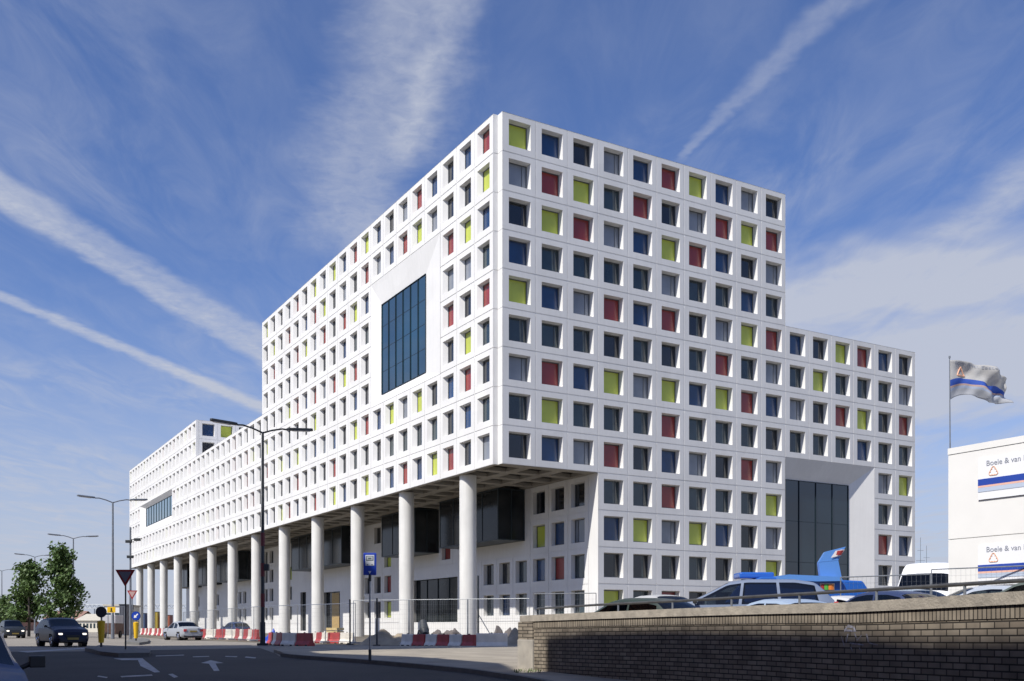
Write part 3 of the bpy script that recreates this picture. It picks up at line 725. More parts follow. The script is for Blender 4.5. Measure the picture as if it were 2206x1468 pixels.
# ------------------------------------------------------------------ white site office with banners, flag
def text_mesh(s, size, name, m, parent, M, extrude=.004):
    cu = bpy.data.curves.new('t', 'FONT'); cu.body = s; cu.size = size; cu.extrude = extrude
    to = bpy.data.objects.new('t', cu); col.objects.link(to); bpy.context.view_layer.update()
    me = bpy.data.meshes.new_from_object(to.evaluated_get(bpy.context.evaluated_depsgraph_get())); me.materials.clear(); me.materials.append(m)
    bpy.data.objects.remove(to); o = bpy.data.objects.new(name, me); col.objects.link(o); o.parent = parent; o.matrix_local = M; return o
oc = pt(2043, 1351, 31.5); zb = -.15; zt_ = (CY-967)/F*31.5
off = empty('site_office', (oc.x, oc.y, zb), 0, 'white two-storey site office with two company banners at the right edge', 'building')
ex = -dl; ey = dr     # along the banner face, into the building
MO = Matrix(((ex.x, ey.x, 0, 0), (ex.y, ey.y, 0, 0), (0, 0, 1, 0), (0, 0, 0, 1)))
hh = zt_-zb; mid = (CY-1163)/F*31.5-zb
m = MB(); m.box((.0, 0, 0), (9, 6, mid-.012), MO); m.box((0, 0, mid+.012), (9, 6, hh-.212), MO); m.box((-.01, -.02, hh-.2), (9.01, 6.01, hh), MO)
m.build('wall_panels', CABIN, off)
m = MB(); m.box((.03, .03, 0), (8.97, 5.97, hh-.1), MO); m.build('panel_joints', GAP, off)
def banner(z0, h, label):
    b = MB(); b.box((1.05, -.05, z0), (5.4, -.025, z0+h), MO); bo = b.build('banner', mat('banner_white', (.78, .79, .82), .5), off); bo['label'] = label
    s1 = z0+h*.35
    for (a, c, mm_) in ((s1, s1+h*.165, NAVY), (s1-h*.05, s1, mat('salmon_print', (.75, .45, .36), .5)), (s1-h*.16, s1-h*.05, PALEB)):
        q = MB(); q.box((1.055, -.062, a+.001), (5.395, -.05, c-.001), MO); q.build('stripe', mm_, bo)
    Mt = MO @ Matrix.Translation((1.32, -.055, z0+h*.83)) @ Matrix.Rotation(R(90), 4, 'X')
    text_mesh('Boele & van Eesteren', .23, 'lettering', GPRT, bo, Mt)
    # three-lobed triangular emblem
    q = MB(); cx_, cz_, r = 1.56, z0+h*.665, .10
    for k in range(3):
        a = R(90+120*k); c = Vector((cx_+r*math.cos(a), 0, cz_+r*math.sin(a)))
        prev = None
        for t in range(13):
            th = a-R(120)+R(240)*t/12; p = MO @ Vector((c.x+.055*math.cos(th), -.056, c.z+.055*math.sin(th)))
            if prev is not None: q.cyl(prev, p, .014, n=6)
            prev = p
        a2 = R(90+120*(k+1)); c2 = Vector((cx_+r*math.cos(a2), 0, cz_+r*math.sin(a2)))
        off2 = R(90+120*k+60); o2 = Vector((math.cos(off2)*.055, 0, math.sin(off2)*.055))
        q.cyl(MO @ Vector((c.x+o2.x, -.056, c.z+o2.z)), MO @ Vector((c2.x+o2.x, -.056, c2.z+o2.z)), .014, n=6)
    q.build('emblem', ORG, bo)
    return bo
banner((CY-1078)/F*30.6-zb, 1.22, 'upper banner')
banner((CY-1262)/F*30.6-zb, 1.22, 'lower banner')
# flag
fp = Vector((pt(2047, 960, 32.3).x, 32.3, zt_-.1)); ftop = (CY-772)/F*32.3
pole = empty('flagpole', tuple(fp), 0, 'thin grey flagpole on the roof corner of the site office', 'flagpole')
m = MB(); m.cyl((0, 0, 0), (-.02, 0, ftop-fp.z), .022, .014, n=10); m.build('pole', GPOLE, pole, smooth=True)
m = MB(); m.cyl((-.02, 0, ftop-fp.z), (-.02, 0, ftop-fp.z+.07), .03, n=10); m.build('finial', GPOLE, pole, smooth=True)
def flag_mat():
    m = bpy.data.materials.new('flag_cloth'); m.use_nodes = True; nt = m.node_tree; b = nt.nodes['Principled BSDF']; o = nt.nodes['Material Output']
    b.inputs['Roughness'].default_value = .8
    uv = nt.nodes.new('ShaderNodeUVMap'); sp = nt.nodes.new('ShaderNodeSeparateXYZ'); nt.links.new(uv.outputs[0], sp.inputs[0])
    r = nt.nodes.new('ShaderNodeValToRGB'); r.color_ramp.interpolation = 'CONSTANT'
    e = r.color_ramp.elements; e[0].position = 0; e[0].color = (.40, .42, .46, 1); e[1].position = .20; e[1].color = (.38, .44, .56, 1)
    for p_, c_ in ((.28, (.5, .36, .32)), (.335, (.03, .09, .42)), (.50, (.47, .47, .47))):
        x = e.new(p_); x.color = (*c_, 1)
    nt.links.new(sp.outputs[1], r.inputs[0]); nt.links.new(r.outputs[0], b.inputs['Base Color'])
    t = nt.nodes.new('ShaderNodeBsdfTranslucent'); nt.links.new(r.outputs[0], t.inputs[0]); mx = nt.nodes.new('ShaderNodeMixShader'); mx.inputs[0].default_value = .3
    nt.links.new(b.outputs[0], mx.inputs[1]); nt.links.new(t.outputs[0], mx.inputs[2]); nt.links.new(mx.outputs[0], o.inputs[0]); return m
FW, FH = 2.0, 1.3
nx, nz = 44, 26; v = []; f = []
ftz = ftop-.07
def flagp(s, t):   # s along fly 0..1, t up 0..1
    x = FW*s*(1-.02*s); droop = -.55*s**2.0*(.55+.45*t) - .18*math.sin(s*5.2)*(1-t)*s
    lift = .30*math.sin(min(1, s*1.6)*math.pi)*(1-t)*.9
    y = .22*s**.6*math.sin(s*9-2.2*t+.4)+.13*math.sin(s*17+6*t)*s+.10*math.sin(9*t+s*5)*s**.5+.05*math.sin(31*s-12*t)*s
    return Vector((fp.x+x-.02, fp.y+y, ftz-FH*(1-t)+droop+lift))
me = bpy.data.meshes.new('flag')
for j in range(nz+1):
    for i in range(nx+1): v.append(flagp(i/nx, j/nz)-Vector((fp.x, fp.y, ftz)))
for j in range(nz):
    for i in range(nx): a = j*(nx+1)+i; f.append((a, a+1, a+nx+2, a+nx+1))
me.from_pydata(v, [], f); Lu = me.uv_layers.new(name='UVMap')
for poly in me.polygons:
    for li in poly.loop_indices:
        vi = me.loops[li].vertex_index; Lu.data[li].uv = ((vi % (nx+1))/nx, (vi//(nx+1))/nz)
me.materials.append(flag_mat()); me.shade_smooth()
fo = bpy.data.objects.new('flag', me); col.objects.link(fo); fo.location = (fp.x, fp.y, ftz)
sm = fo.modifiers.new('solid', 'SOLIDIFY'); sm.thickness = .006
tag(fo, 'white flag with a blue stripe and orange emblem blowing from the thin pole', 'flag')
q = MB(); FO = Vector((fp.x, fp.y, ftz))
def on(s, t): p = flagp(s, t)-FO; p.y -= .012; return p
for (s0, t0, s1, t1) in ((.12, .58, .20, .84), (.20, .84, .28, .58), (.28, .58, .12, .58)):
    for k in range(4): q.cyl(on(s0+(s1-s0)*k/4, t0+(t1-t0)*k/4), on(s0+(s1-s0)*(k+1)/4, t0+(t1-t0)*(k+1)/4), .022, n=6)
q.build('emblem', ORG, fo)
tcu = bpy.data.curves.new('t', 'FONT'); tcu.body = 'Boele & van Eesteren'; tcu.size = .17
to = bpy.data.objects.new('t', tcu); col.objects.link(to); bpy.context.view_layer.update()
tm = bpy.data.meshes.new_from_object(to.evaluated_get(bpy.context.evaluated_depsgraph_get())); bpy.data.objects.remove(to)
for vv in tm.vertices:
    p = on(.08+vv.co.x/FW, .88+vv.co.y/FH); vv.co = p
tm.materials.clear(); tm.materials.append(GPRT); lo = bpy.data.objects.new('lettering', tm); col.objects.link(lo); lo.parent = fo

# ------------------------------------------------------------------ fences
def fence_panel_mesh(L, H, n):
    f, w = MB(), MB()
    f.tube([(0, 0, .1), (0, 0, H), (L, 0, H), (L, 0, .1), (0, 0, .1)], .02, 6)
    f.box((-.15, -.25, 0), (.15, .25, .1))
    for k in range(1, n): x = L*k/n; w.cyl((x, 0, .1), (x, 0, H), .0028, n=3, cap=False)
    for k in range(1, 9): z = .1+(H-.1)*k/9; w.cyl((0, 0, z), (L, 0, z), .0028, n=3, cap=False)
    return f, w
def fence_run(path, H, label, cat, group, n=26, L=3.4):
    total = sum((b-a).length for a, b in zip(path, path[1:])); cnt = max(1, round(total/L)); Lr = total/cnt
    f, w = fence_panel_mesh(Lr-.04, H, n); root = empty('site_fence', (0, 0, 0), 0, label, cat, group)
    f.build('frame', GALV, root); w.build('wire_mesh', GALV, root)
    for k in range(cnt):
        a = lerp_path(path, k*Lr); b = lerp_path(path, (k+1)*Lr)
        r = root if k == 0 else copy_tree(root)
        r.location = a; r.rotation_euler = (0, 0, math.atan2(b.y-a.y, b.x-a.x))
def V(x, y, z=-.95): return Vector((x, y, z))
q1, q2, q3, q4 = pt(1140, 1351, 51), pt(760, 1351, 55), pt(560, 1351, 65), pt(395, 1351, 90)
fence_run([V(q1.x, q1.y), V(q2.x, q2.y)], 2.42, 'open wire site fence panel standing on sand in front of the nearest columns', 'fence', 'temporary site fence before the columns')
fence_run([V(q2.x, q2.y+1.2), V(q3.x, q3.y), V(q4.x, q4.y)], 2.3, 'open wire site fence panel in the distant run behind the barriers', 'fence', 'temporary site fence, distant run')
q5, q6 = pt(1811, 1351, 33), pt(2230, 1351, 29)
fence_run([Vector((q5.x, q5.y, lot(q5.x)-.1)), Vector((q6.x, q6.y, lot(q6.x)-.02))], 2.05, 'wire fence panel behind the parked cars in front of the white site office', 'fence', 'fence behind the parked cars', n=20)
q5, q6 = pt(1150, 1351, 44), pt(1286, 1351, 43)
fence_run([Vector((q5.x, q5.y, -.95)), Vector((q6.x, q6.y, -.95))], 2.42, 'wire fence panel showing over the left end of the brick wall', 'fence', 'fence over the wall end', n=20)
# tall dark post with brace beside first column
r = empty('braced_post', (pt(1030, 1351, 53).x, 53, -.95), 0, 'dark post with a slanting brace beside the nearest column', 'post')
m = MB(); m.cyl((0, 0, 0), (0, 0, 3.7), .055, n=10); m.build('post', DPOLE, r)
m = MB(); m.cyl((0, 0, 1.65), (.95, 0, .05), .025, n=8); m.build('brace', GALV, r)
for i, x in enumerate((754, 812)):
    yb = 50 if i else 52
    r = empty('fence_post', (pt(x, 1351, yb).x, yb, -.95), 0, ('dark upright post by the fence, left of the bus stop sign', 'dark upright post by the fence, right of the bus stop sign')[i], 'post')
    m = MB(); m.cyl((0, 0, 0), (0, 0, 2.4), .045, n=10); m.build('post', DPOLE, r)
    m = MB(); m.box((-.18, -.18, 0), (.18, .18, .06)); m.build('foot', DPOLE, r)

# ------------------------------------------------------------------ barriers
def barrier(L, H, m_):
    b = MB(); prof = [(-.22, 0), (-.22, .12*H/.8), (-.11, .4*H), (-.08, H), (.08, H), (.11, .4*H), (.22, .12*H/.8), (.22, 0)]
    sh = .07
    A = [Vector((0, y, z)) for y, z in prof]; B = [Vector((L-.03, y, z)) for y, z in prof]
    b.face(A); b.face(B[::-1])
    for k in range(8): b.face([A[k], B[k], B[(k+1) % 8], A[(k+1) % 8]])
    return b.build('body', m_, None, bevel=.03)
def barrier_run(path, L, H, gname, lab, alt0=0):
    protos = []
    for m_, cn in ((PLRED, 'red'), (PLWHT, 'white')):
        root = empty('water_filled_barrier', (0, 0, 0), 0, lab % cn, 'barrier', gname)
        o = barrier(L, H, m_); o.parent = root
        c = MB(); c.cyl((L*.5, 0, H), (L*.5, 0, H+.04), .05, n=10); c.build('filler_cap', BLK, root)
        f_ = MB()
        for x in (.12, L-.34): f_.box((x, -.235, .0), (x+.18, .235, .07))
        f_.build('foot_slot', BLK, root)
        protos.append([root, 0])
    total = sum((b-a).length for a, b in zip(path, path[1:])); cnt = int(total/L)
    for k in range(cnt):
        a = lerp_path(path, k*L); b = lerp_path(path, (k+1)*L)
        pr_ = protos[(k+alt0) % 2]
        r = pr_[0] if pr_[1] == 0 else copy_tree(pr_[0]); pr_[1] += 1
        r.location = (a.x, a.y, gz(a.y)-.04); r.rotation_euler = (0, 0, math.atan2(b.y-a.y, b.x-a.x)+rnd.uniform(-.05, .05))
def gpath(pts): return [ground_at(*p) for p in pts]
barrier_run(gpath([(1024, 1393.5), (940, 1392), (852, 1390.5)]), .84, .62, 'barriers by the bus stop lane', '%s plastic barrier in the shaded row before the nearest columns', 0)
r = empty('water_filled_barrier', tuple(ground_at(1026, 1396)), R(0), 'long pale barrier ending the row on the right beside the sand heap', 'barrier', 'barriers by the bus stop lane')
o = barrier(1.45, .66, PLWHT); o.parent = r
c = MB(); c.cyl((.7, 0, .66), (.7, 0, .7), .05, n=10); c.build('filler_cap', BLK, r)
barrier_run(gpath([(762, 1386), (710, 1385.5), (672, 1384)]), .95, .66, 'barriers left of the bus stop sign', '%s plastic barrier in the group just left of the bus stop sign', 1)
barrier_run(gpath([(672, 1391), (612, 1390), (572, 1387)]), 1.15, .68, 'barriers beside the tall dark lamp post', '%s plastic barrier in the near group beside the base of the tall dark lamp post', 0)
barrier_run(gpath([(556, 1381), (508, 1377.5), (440, 1376), (400, 1373), (345, 1369.5), (300, 1367)]), 1.9, .82, 'sunlit barriers curving away', '%s plastic barrier in the long sunlit row curving away past the silver car', 0)

# ------------------------------------------------------------------ lamps, signs, poles
def street_lamp(px_, y, ztop, m_, label, base=None, bands=False, head=1.35, r0=.11):
    x = (px_-CX)/F*y; zb_ = gz(y) if base is None else base
    r = empty('street_lamp', (x, y, zb_), 0, label, 'street lamp', 'double-armed street lamps along the road')
    H = ztop-zb_
    m = MB(); m.cyl((0, 0, 0), (0, 0, 1.2), r0*1.25, n=14); m.cyl((0, 0, 1.2), (0, 0, H), r0*.95, r0*.6, n=14); m.build('pole', m_, r, smooth=True)
    for s in (-1, 1):
        d = dr*s
        a = MB(); p0 = Vector((0, 0, H-.05)); p1 = d*1.05+Vector((0, 0, H+.26)); p2 = d*1.35+Vector((0, 0, H+.24))
        a.tube([p0, d*.5+Vector((0, 0, H+.13)), p1, p2], r0*.42, 8); a.build('arm', m_, r, smooth=True)
        h = MB(); Mh = Matrix(((d.x, -d.y, 0, p2.x), (d.y, d.x, 0, p2.y), (0, 0, 1, p2.z), (0, 0, 0, 1))) @ Matrix.Rotation(R(-4), 4, 'Y')
        h.prism([(0, -.09), (.25, -.15), (head, -.13), (head+.08, 0), (head, .13), (.25, .15), (0, .09)], -.03, .10, Mh)
        hd = h.build('lamp_head', m_, r, bevel=.03)
        l = MB(); l.box((.3, -.10, -.06), (head-.1, .10, -.032), Mh); l.build('lens', mat('lamp_lens', (.5, .5, .48), .2), hd)
    if bands:
        for z in (2.0, 3.6, 5.2):
            b = MB(); b.cyl((0, 0, z), (0, 0, z+.7), r0*1.0, n=14); b.build('band', mat('dark_red_band', (.12, .01, .015), .5), r, smooth=True)
        b = MB(); b.box((.08, -.12, 3.9), (.34, .12, 4.25)); b.build('control_box', DPOLE, r, bevel=.02)
        b = MB(); b.box((-.25, -.25, -.02), (.25, .25, .1)); b.build('base_plate', DPOLE, r)
    return r
street_lamp(566, 52, (CY-931)/F*52, DPOLE, 'tall dark double-armed street lamp in front of the long white face, nearest of the lamps', bands=True)
street_lamp(243, 80, (CY-1082)/F*80, GPOLE, 'grey double-armed street lamp left of the building end, above the yellow sign', head=1.3)
street_lamp(158, 113, (CY-1160)/F*113, GPOLE, 'grey double-armed street lamp standing in front of the right-hand tree', head=1.3)
street_lamp(75, 143, (CY-1200)/F*143, GPOLE, 'small distant double-armed lamp rising behind the left-hand tree', head=1.3)
street_lamp(4, 178, (CY-1230)/F*178, GPOLE, 'smallest double-armed lamp, cut by the left edge', head=1.3)
# give-way signs
def tri(mb, r_, y0, y1, cz=0.):
    pts = [(-r_*.866*1, r_*.5), (r_*.866, r_*.5), (0, -r_)]
    A = [Vector((x, y0, z+cz)) for x, z in pts]; B = [Vector((x, y1, z+cz)) for x, z in pts]
    mb.face(A); mb.face(B[::-1])
    for k in range(3): mb.face([A[k], A[(k+1) % 3], B[(k+1) % 3], B[k]])
def giveway(px_, py_base, y, cz_px, r_, label, inner_c, rz=0., post_r=.03, pm=GPOLE):
    x = (px_-CX)/F*y; zb_ = (CY-py_base)/F*y; r = empty('give_way_sign', (x, y, zb_), rz, label, 'road sign')
    cz = (CY-cz_px)/F*y-zb_
    m = MB(); m.cyl((0, .03, 0), (0, .03, cz+.1), post_r, n=10); m.build('post', pm, r)
    m = MB(); tri(m, r_, -.02, .0, cz); m.build('border', mat('sign_red_border', (.30, .015, .02), .4), r)
    m = MB(); tri(m, r_*.66, -.028, -.021, cz); m.build('sign_face', inner_c, r)
    return r
giveway(270, 1404, 38, 1240, .44, 'large give-way triangle, face greyed for shade, on a grey post on the near traffic island', mat('sign_shaded_face', (.17, .17, .20), .5), pm=DPOLE)  # white face painted the grey it shows in shade
giveway(285, 1376, 66, 1279, .40, 'smaller pale give-way triangle with red edge behind the large one', mat('sign_pale_face', (.45, .30, .28), .5))
# camera mast beside the building's left end
x = (281-CX)/F*70
r = empty('camera_mast', (x, 70, -.95), 0, 'slim grey mast with small traffic cameras against the far end of the building', 'mast')
m = MB(); m.cyl((0, 0, 0), (0, 0, (CY-1136)/F*70+.95), .09, .06, n=12); m.build('pole', GPOLE, r)
for z_, dx in ((1163, .5), (1167, -.1), (1200, 0)):
    m = MB(); z = (CY-z_)/F*70+.95; m.box((dx-.22, -.15, z-.1), (dx+.22, .05, z+.1)); m.box((min(0, dx), -.02, z-.03), (max(0, dx), .02, z+.03)); m.build('camera', DPOLE, r, bevel=.02)
# round sign on yellow bollard, two of them
def bollard_sign(px_, py_base, y, face_m, label, arrow, sc=1., dr_=.22):
    x = (px_-CX)/F*y; zb_ = (CY-py_base)/F*y; r = empty('traffic_bollard', (x, y, zb_), 0, label, 'bollard', 'yellow bollards with round signs')
    m = MB(); m.cyl((0, 0, 0), (0, 0, .25), .05, n=10); m.build('foot', DPOLE, r)
    m = MB(); m.cyl((0, 0, .22), (0, 0, 1.2*sc), .11, .17, n=16); m.cyl((0, 0, 1.2*sc), (0, 0, 1.24*sc), .17, .08, n=16); m.build('yellow_post', YEL, r, smooth=True)
    m = MB(); m.cyl((0, .03, 1.2*sc), (0, .03, 1.6*sc), .04, n=8); m.build('bracket', GPOLE, r)
    m = MB(); m.cyl((0, .0, 1.62*sc), (0, -.03, 1.62*sc), dr_*.94, n=32); dsk = m.build('sign_disc', face_m, r)
    m = MB(); m.cyl((0, .012, 1.62*sc), (0, -.02, 1.62*sc), dr_, n=32); m.build('rim', DPOLE, r)
    if arrow:
        a = MB(); Ma = Matrix.Translation((0, -.034, 1.62*sc)) @ Matrix.Rotation(R(225), 4, 'Y') @ Matrix.Rotation(R(90), 4, 'X')
        a.prism([(-.04, -.18), (.04, -.18), (.04, .02), (.12, .02), (0, .18), (-.12, .02), (-.04, .02)], 0, .006, Ma); a.build('arrow', WHT, dsk)
    return r
bollard_sign(218, 1396, 43, mat('sign_back_dark', (.03, .035, .05), .5), 'yellow bollard with a dark round sign seen from behind, nearer of the two', False, .96, .24)
bollard_sign(293, 1383, 62, SIGNB, 'yellow bollard with a blue round keep-left sign by the sunlit island', True, 1.0, .29)
# yellow warning board
r = empty('yellow_sign', ((240-CX)/F*79, 79, -.95), 0, 'small yellow board with a black mark at the foot of the grey lamp', 'road sign')
m = MB(); m.box((-.33, -.02, 2.1), (.33, .0, 2.55)); m.build('board', YEL, r, bevel=.01)
m = MB(); m.box((-.05, -.035, 2.18), (.05, -.021, 2.47)); m.box((-.12, -.035, 2.18), (.12, -.022, 2.23)); m.build('mark', BLK, r)
m = MB(); m.cyl((-.28, .03, 0), (-.28, .03, 2.5), .03, n=8); m.build('post', GPOLE, r)
# bus stop sign
yb = 29.8; x = (797-CX)/F*yb; zb_ = (CY-1418)/F*yb; gzb = gz(yb)+.06
r = empty('bus_stop_sign', (x, yb, gzb), 0, 'blue bus stop sign with a white bus symbol on a slim grey pole', 'bus stop sign')
H = (CY-1192)/F*yb-gzb
m = MB(); m.cyl((0, 0, 0), (0, 0, .35), .045, n=12); m.build('base_sleeve', DPOLE, r)
m = MB(); m.cyl((0, 0, .3), (0, 0, H-.5), .028, n=12); m.build('pole', GALV, r, smooth=True)
m = MB(); m.cyl((0, 0, H-.85), (0, 0, H-.62), .045, n=12); m.build('clamp', DPOLE, r)
b = MB(); b.prism([(-.19, H-.66), (.19, H-.66), (.19, H), (-.19, H)], -.03, -.01, Matrix.Rotation(R(90), 4, 'X')); 
m = MB(); m.box((-.195, -.035, H-.665), (.195, -.005, H+.005)); pl = m.build('plate', mat('sign_blue_edge', (.03, .07, .5), .4), r, bevel=.01)
m = MB(); m.box((-.175, -.042, H-.645), (.175, -.036, H-.015)); m.build('plate_face', SIGNB, pl)
icn = MB(); z1 = H-.06
icn.box((-.135, -.05, z1-.32), (.135, -.043, z1)); ic = icn.build('symbol_ground', mat('sign_white', (.62, .64, .66), .4), pl, bevel=.006)
k = MB(); k.box((-.11, -.055, z1-.17), (.11, -.0505, z1-.03)); k.box((-.085, -.055, z1-.305), (-.05, -.0505, z1-.275)); k.box((.05, -.055, z1-.305), (.085, -.0505, z1-.275)); k.build('bus_symbol', mat('bus_symbol_dark', (.10, .14, .16), .4), ic)
k = MB(); k.box((-.085, -.059, z1-.15), (.085, -.0555, z1-.05)); k.build('bus_window', mat('sign_white2', (.5, .52, .53), .4), ic)
k = MB(); k.box((-.05, -.062, z1-.13), (.05, -.0595, z1-.08)); k.build('bus_window', MATS['bus_symbol_dark'], ic)
k = MB(); tri(k, .055, -.05, -.043, H-.57); k.build('white_mark', MATS['sign_white'], pl)

# ------------------------------------------------------------------ heaps, tarps, clutter
def heap(px_, y, w, h, d, m_, name, label, cat, seed):
    x = (px_-CX)/F*y; n = 34; v = []; f = []
    for j in range(n+1):
        for i in range(n+1):
            a, b = i/n*2-1, j/n*2-1; rr_ = math.sqrt(a*a+b*b)
            e = max(0, 1-rr_)**.8
            z = h*e*(1+.7*noise.noise(Vector((a*3+seed, b*3, 0))))+.10*e*noise.noise(Vector((a*14, b*14, seed)))
            v.append((a*w, b*d, z-.05))
    for j in range(n):
        for i in range(n): q_ = j*(n+1)+i; f.append((q_, q_+1, q_+n+2, q_+n+1))
    me = bpy.data.meshes.new(name); me.from_pydata(v, [], f); me.materials.append(m_); me.shade_smooth()
    o = bpy.data.objects.new(name, me); col.objects.link(o); o.location = (x, y, gz(y)-.05); return tag(o, label, cat)
SAND = mat('sand', (.42, .35, .25), .95, c2=(.30, .25, .18), scale=1.6, bump=1., bscale=14)
SOIL = mat('dark_soil', (.16, .14, .13), .95, c2=(.10, .09, .09), scale=3, bump=1., bscale=14)
heap(1118, 50, 1.5, .85, 1.6, SAND, 'sand_heap', 'sand heap beside the left end of the brick wall', 'heap', 1)
heap(835, 55, 1.9, .75, 1.6, SAND, 'sand_heap', 'sand heap behind the gap in the barriers, right of the bus stop pole', 'heap', 4)
for i, (x, y, w, h) in enumerate(((945, 66, .9, .75), (972, 66, 1.1, .85), (1072, 66, .8, .9), (1100, 64, .9, .8), (722, 68, 1.0, .7))):
    heap(x, y, w, h, 1.0, SOIL, 'soil_heap', ('small dark soil heap left of the nearest column, outer of two', 'small dark soil heap touching the left side of the nearest column', 'small dark soil heap right of the nearest column', 'small dark soil heap under the last windows left of the brick wall', 'dark soil heap by the boarded doorway')[i], 'heap', 7+i)
TARP = mat('blue_tarpaulin', (.03, .08, .42), .4, var=.3, scale=3)
heap(586, 62, .75, .75, .7, TARP, 'tarpaulin', 'crumpled blue tarpaulin behind the barriers by the tall dark lamp post', 'tarpaulin', 21)
heap(635, 62, 1.5, .5, .7, TARP, 'tarpaulin', 'long low blue tarpaulin behind the near red barrier', 'tarpaulin', 23)
# wooden pallet stack, concrete mixer
r = empty('concrete_mixer', ((912-CX)/F*54, 54, -.95), R(30), 'small dark concrete mixer in front of the shop window', 'machine')
m = MB(); m.cyl((0, -.1, .75), (.1, .25, 1.25), .28, .20, n=16); m.cyl((-.08, -.38, .55), (0, -.1, .75), .16, .28, n=16); m.build('drum', mat('mixer_paint', (.05, .055, .06), .5), r, smooth=True)
m = MB(); m.tube([(-.35, -.3, 0), (-.3, 0, .75), (.3, 0, .75), (.35, -.3, 0)], .03); m.tube([(-.35, .3, 0), (-.3, 0, .75)], .03); m.tube([(.35, .3, 0), (.3, 0, .75)], .03); m.build('frame', DPOLE, r)
for s in (-1, 1):
    m = MB(); m.cyl((s*.38, .3, .16), (s*.32, .3, .16), .16, n=16); m.build('wheel', RUB, r)
r = empty('timber_pallet', ((722-CX)/F*60, 60, -.95), R(75), 'pale timber sheets stacked in front of the boarded doorway', 'timber')
for k in range(3):
    m = MB(); m.box((-.55, -.35, .35+k*.20), (.55, .35, .50+k*.20)); m.build('board_stack', mat('pale_timber', (.62, .48, .22), .7, var=.1), r)
# weeds at the foot of the pier
LEAF2 = mat('weed_green', (.07, .11, .03), .7, var=.4, scale=9)
wm = MB(); rw = random.Random(9)
for k in range(130):
    b0 = ground_at(rw.uniform(1108, 1165), rw.uniform(1450, 1456)); h_ = rw.uniform(.03, .15)
    a = rw.uniform(0, 6.28); t = Vector((math.cos(a), math.sin(a), 0)); tip = b0+t*rw.uniform(.02, .10)+Vector((0, 0, h_)); n_ = Vector((-t.y, t.x, 0))*rw.uniform(.008, .02)
    wm.face([b0-n_, b0+n_, tip+n_*.5, tip-n_*.3])
o = wm.build('weeds', LEAF2); o['kind'] = 'stuff'; o['label'] = 'green weeds at the foot of the sunlit pier'

# ------------------------------------------------------------------ trees
LEAF = mat('tree_leaf', (.085, .15, .030), .6, c2=(.045, .085, .018), scale=1.4)
LEAFB = mat('tree_leaf_pale', (.12, .18, .05), .6, c2=(.07, .12, .03), scale=1.2)
BARK = mat('bark', (.07, .06, .05), .9)
def tree(px_, y, py_top, py_bot, halfw_px, seed, label, lm, nleaf=5200, name='street_tree', ls=.17, peak=None):
    rg_ = random.Random(seed); x = (px_-CX)/F*y; g0 = gz(y)
    zt__ = (CY-py_top)/F*y-g0; zb__ = (CY-py_bot)/F*y-g0; hw = halfw_px/F*y
    r = empty(name, (x, y, g0), 0, label, 'tree')
    tr = MB(); pts = [Vector((0, 0, 0)), Vector((.05, .02, zb__)), Vector((-.05, .05, (zb__+zt__)/2)), Vector((0, 0, zt__*.9))]
    for (a, b), (ra, rb) in zip(zip(pts, pts[1:]), ((.16, .12), (.12, .07), (.07, .02))): tr.cyl(a, b, ra, rb, n=10)
    tr.build('trunk', BARK, r, smooth=True)
    lb = MB(); clumps = []
    for k in range(30):
        f_ = (k+rg_.random())/30; z = zb__*.95+(zt__-zb__)*f_**.9
        wd = hw*(1.0-.85*f_**1.6)*(.55+.45*min(1, (f_+.06)*4)) * rg_.uniform(.55, 1.08)
        a = rg_.uniform(0, 6.283); tip = Vector((math.cos(a)*wd, math.sin(a)*wd, z+rg_.uniform(0, .5)))
        st = Vector((0, 0, max(zb__*.8, z-.8)))
        lb.cyl(st, tip, .035, .012, n=5); clumps.append((tip, rg_.uniform(.45, .85)*hw*.55)); clumps.append(((st+tip)/2, rg_.uniform(.35, .6)*hw*.5))
    clumps.append((Vector((rg_.uniform(-.2, .2), 0, zt__-.35)), .35*hw*.6)); clumps.append((Vector((0, 0, zt__-.9)), .5*hw*.6))
    lb.build('limbs', BARK, r)
    cr = MB()
    for k in range(nleaf):
        c, cr_ = rg_.choice(clumps); d = Vector((rg_.gauss(0, 1), rg_.gauss(0, 1), rg_.gauss(0, .75))).normalized()*cr_*rg_.random()**.45
        p = c+d; s = ls*rg_.uniform(.6, 1.3); n_ = Vector((rg_.gauss(0, 1), rg_.gauss(0, 1), rg_.gauss(0, 1)+.6)).normalized(); a = n_.orthogonal().normalized()*s; b = n_.cross(a).normalized()*s*.6
        cr.face([p-a, p-b, p+a, p+b])
    cr.build('crown', lm, r)
tree(130, 92, 1189, 1330, 50, 11, 'taller leafy tree with pointed crown behind the dark blue hatchback', LEAF, 6500)
tree(62, 98, 1218, 1330, 50, 12, 'broader leafy tree left of the taller one, above the gap between the two oncoming cars', LEAF, 6500)
tree(8, 150, 1296, 1340, 34, 13, 'low green tree at the far left edge behind the dark grey car', LEAFB, 3000, ls=.28)

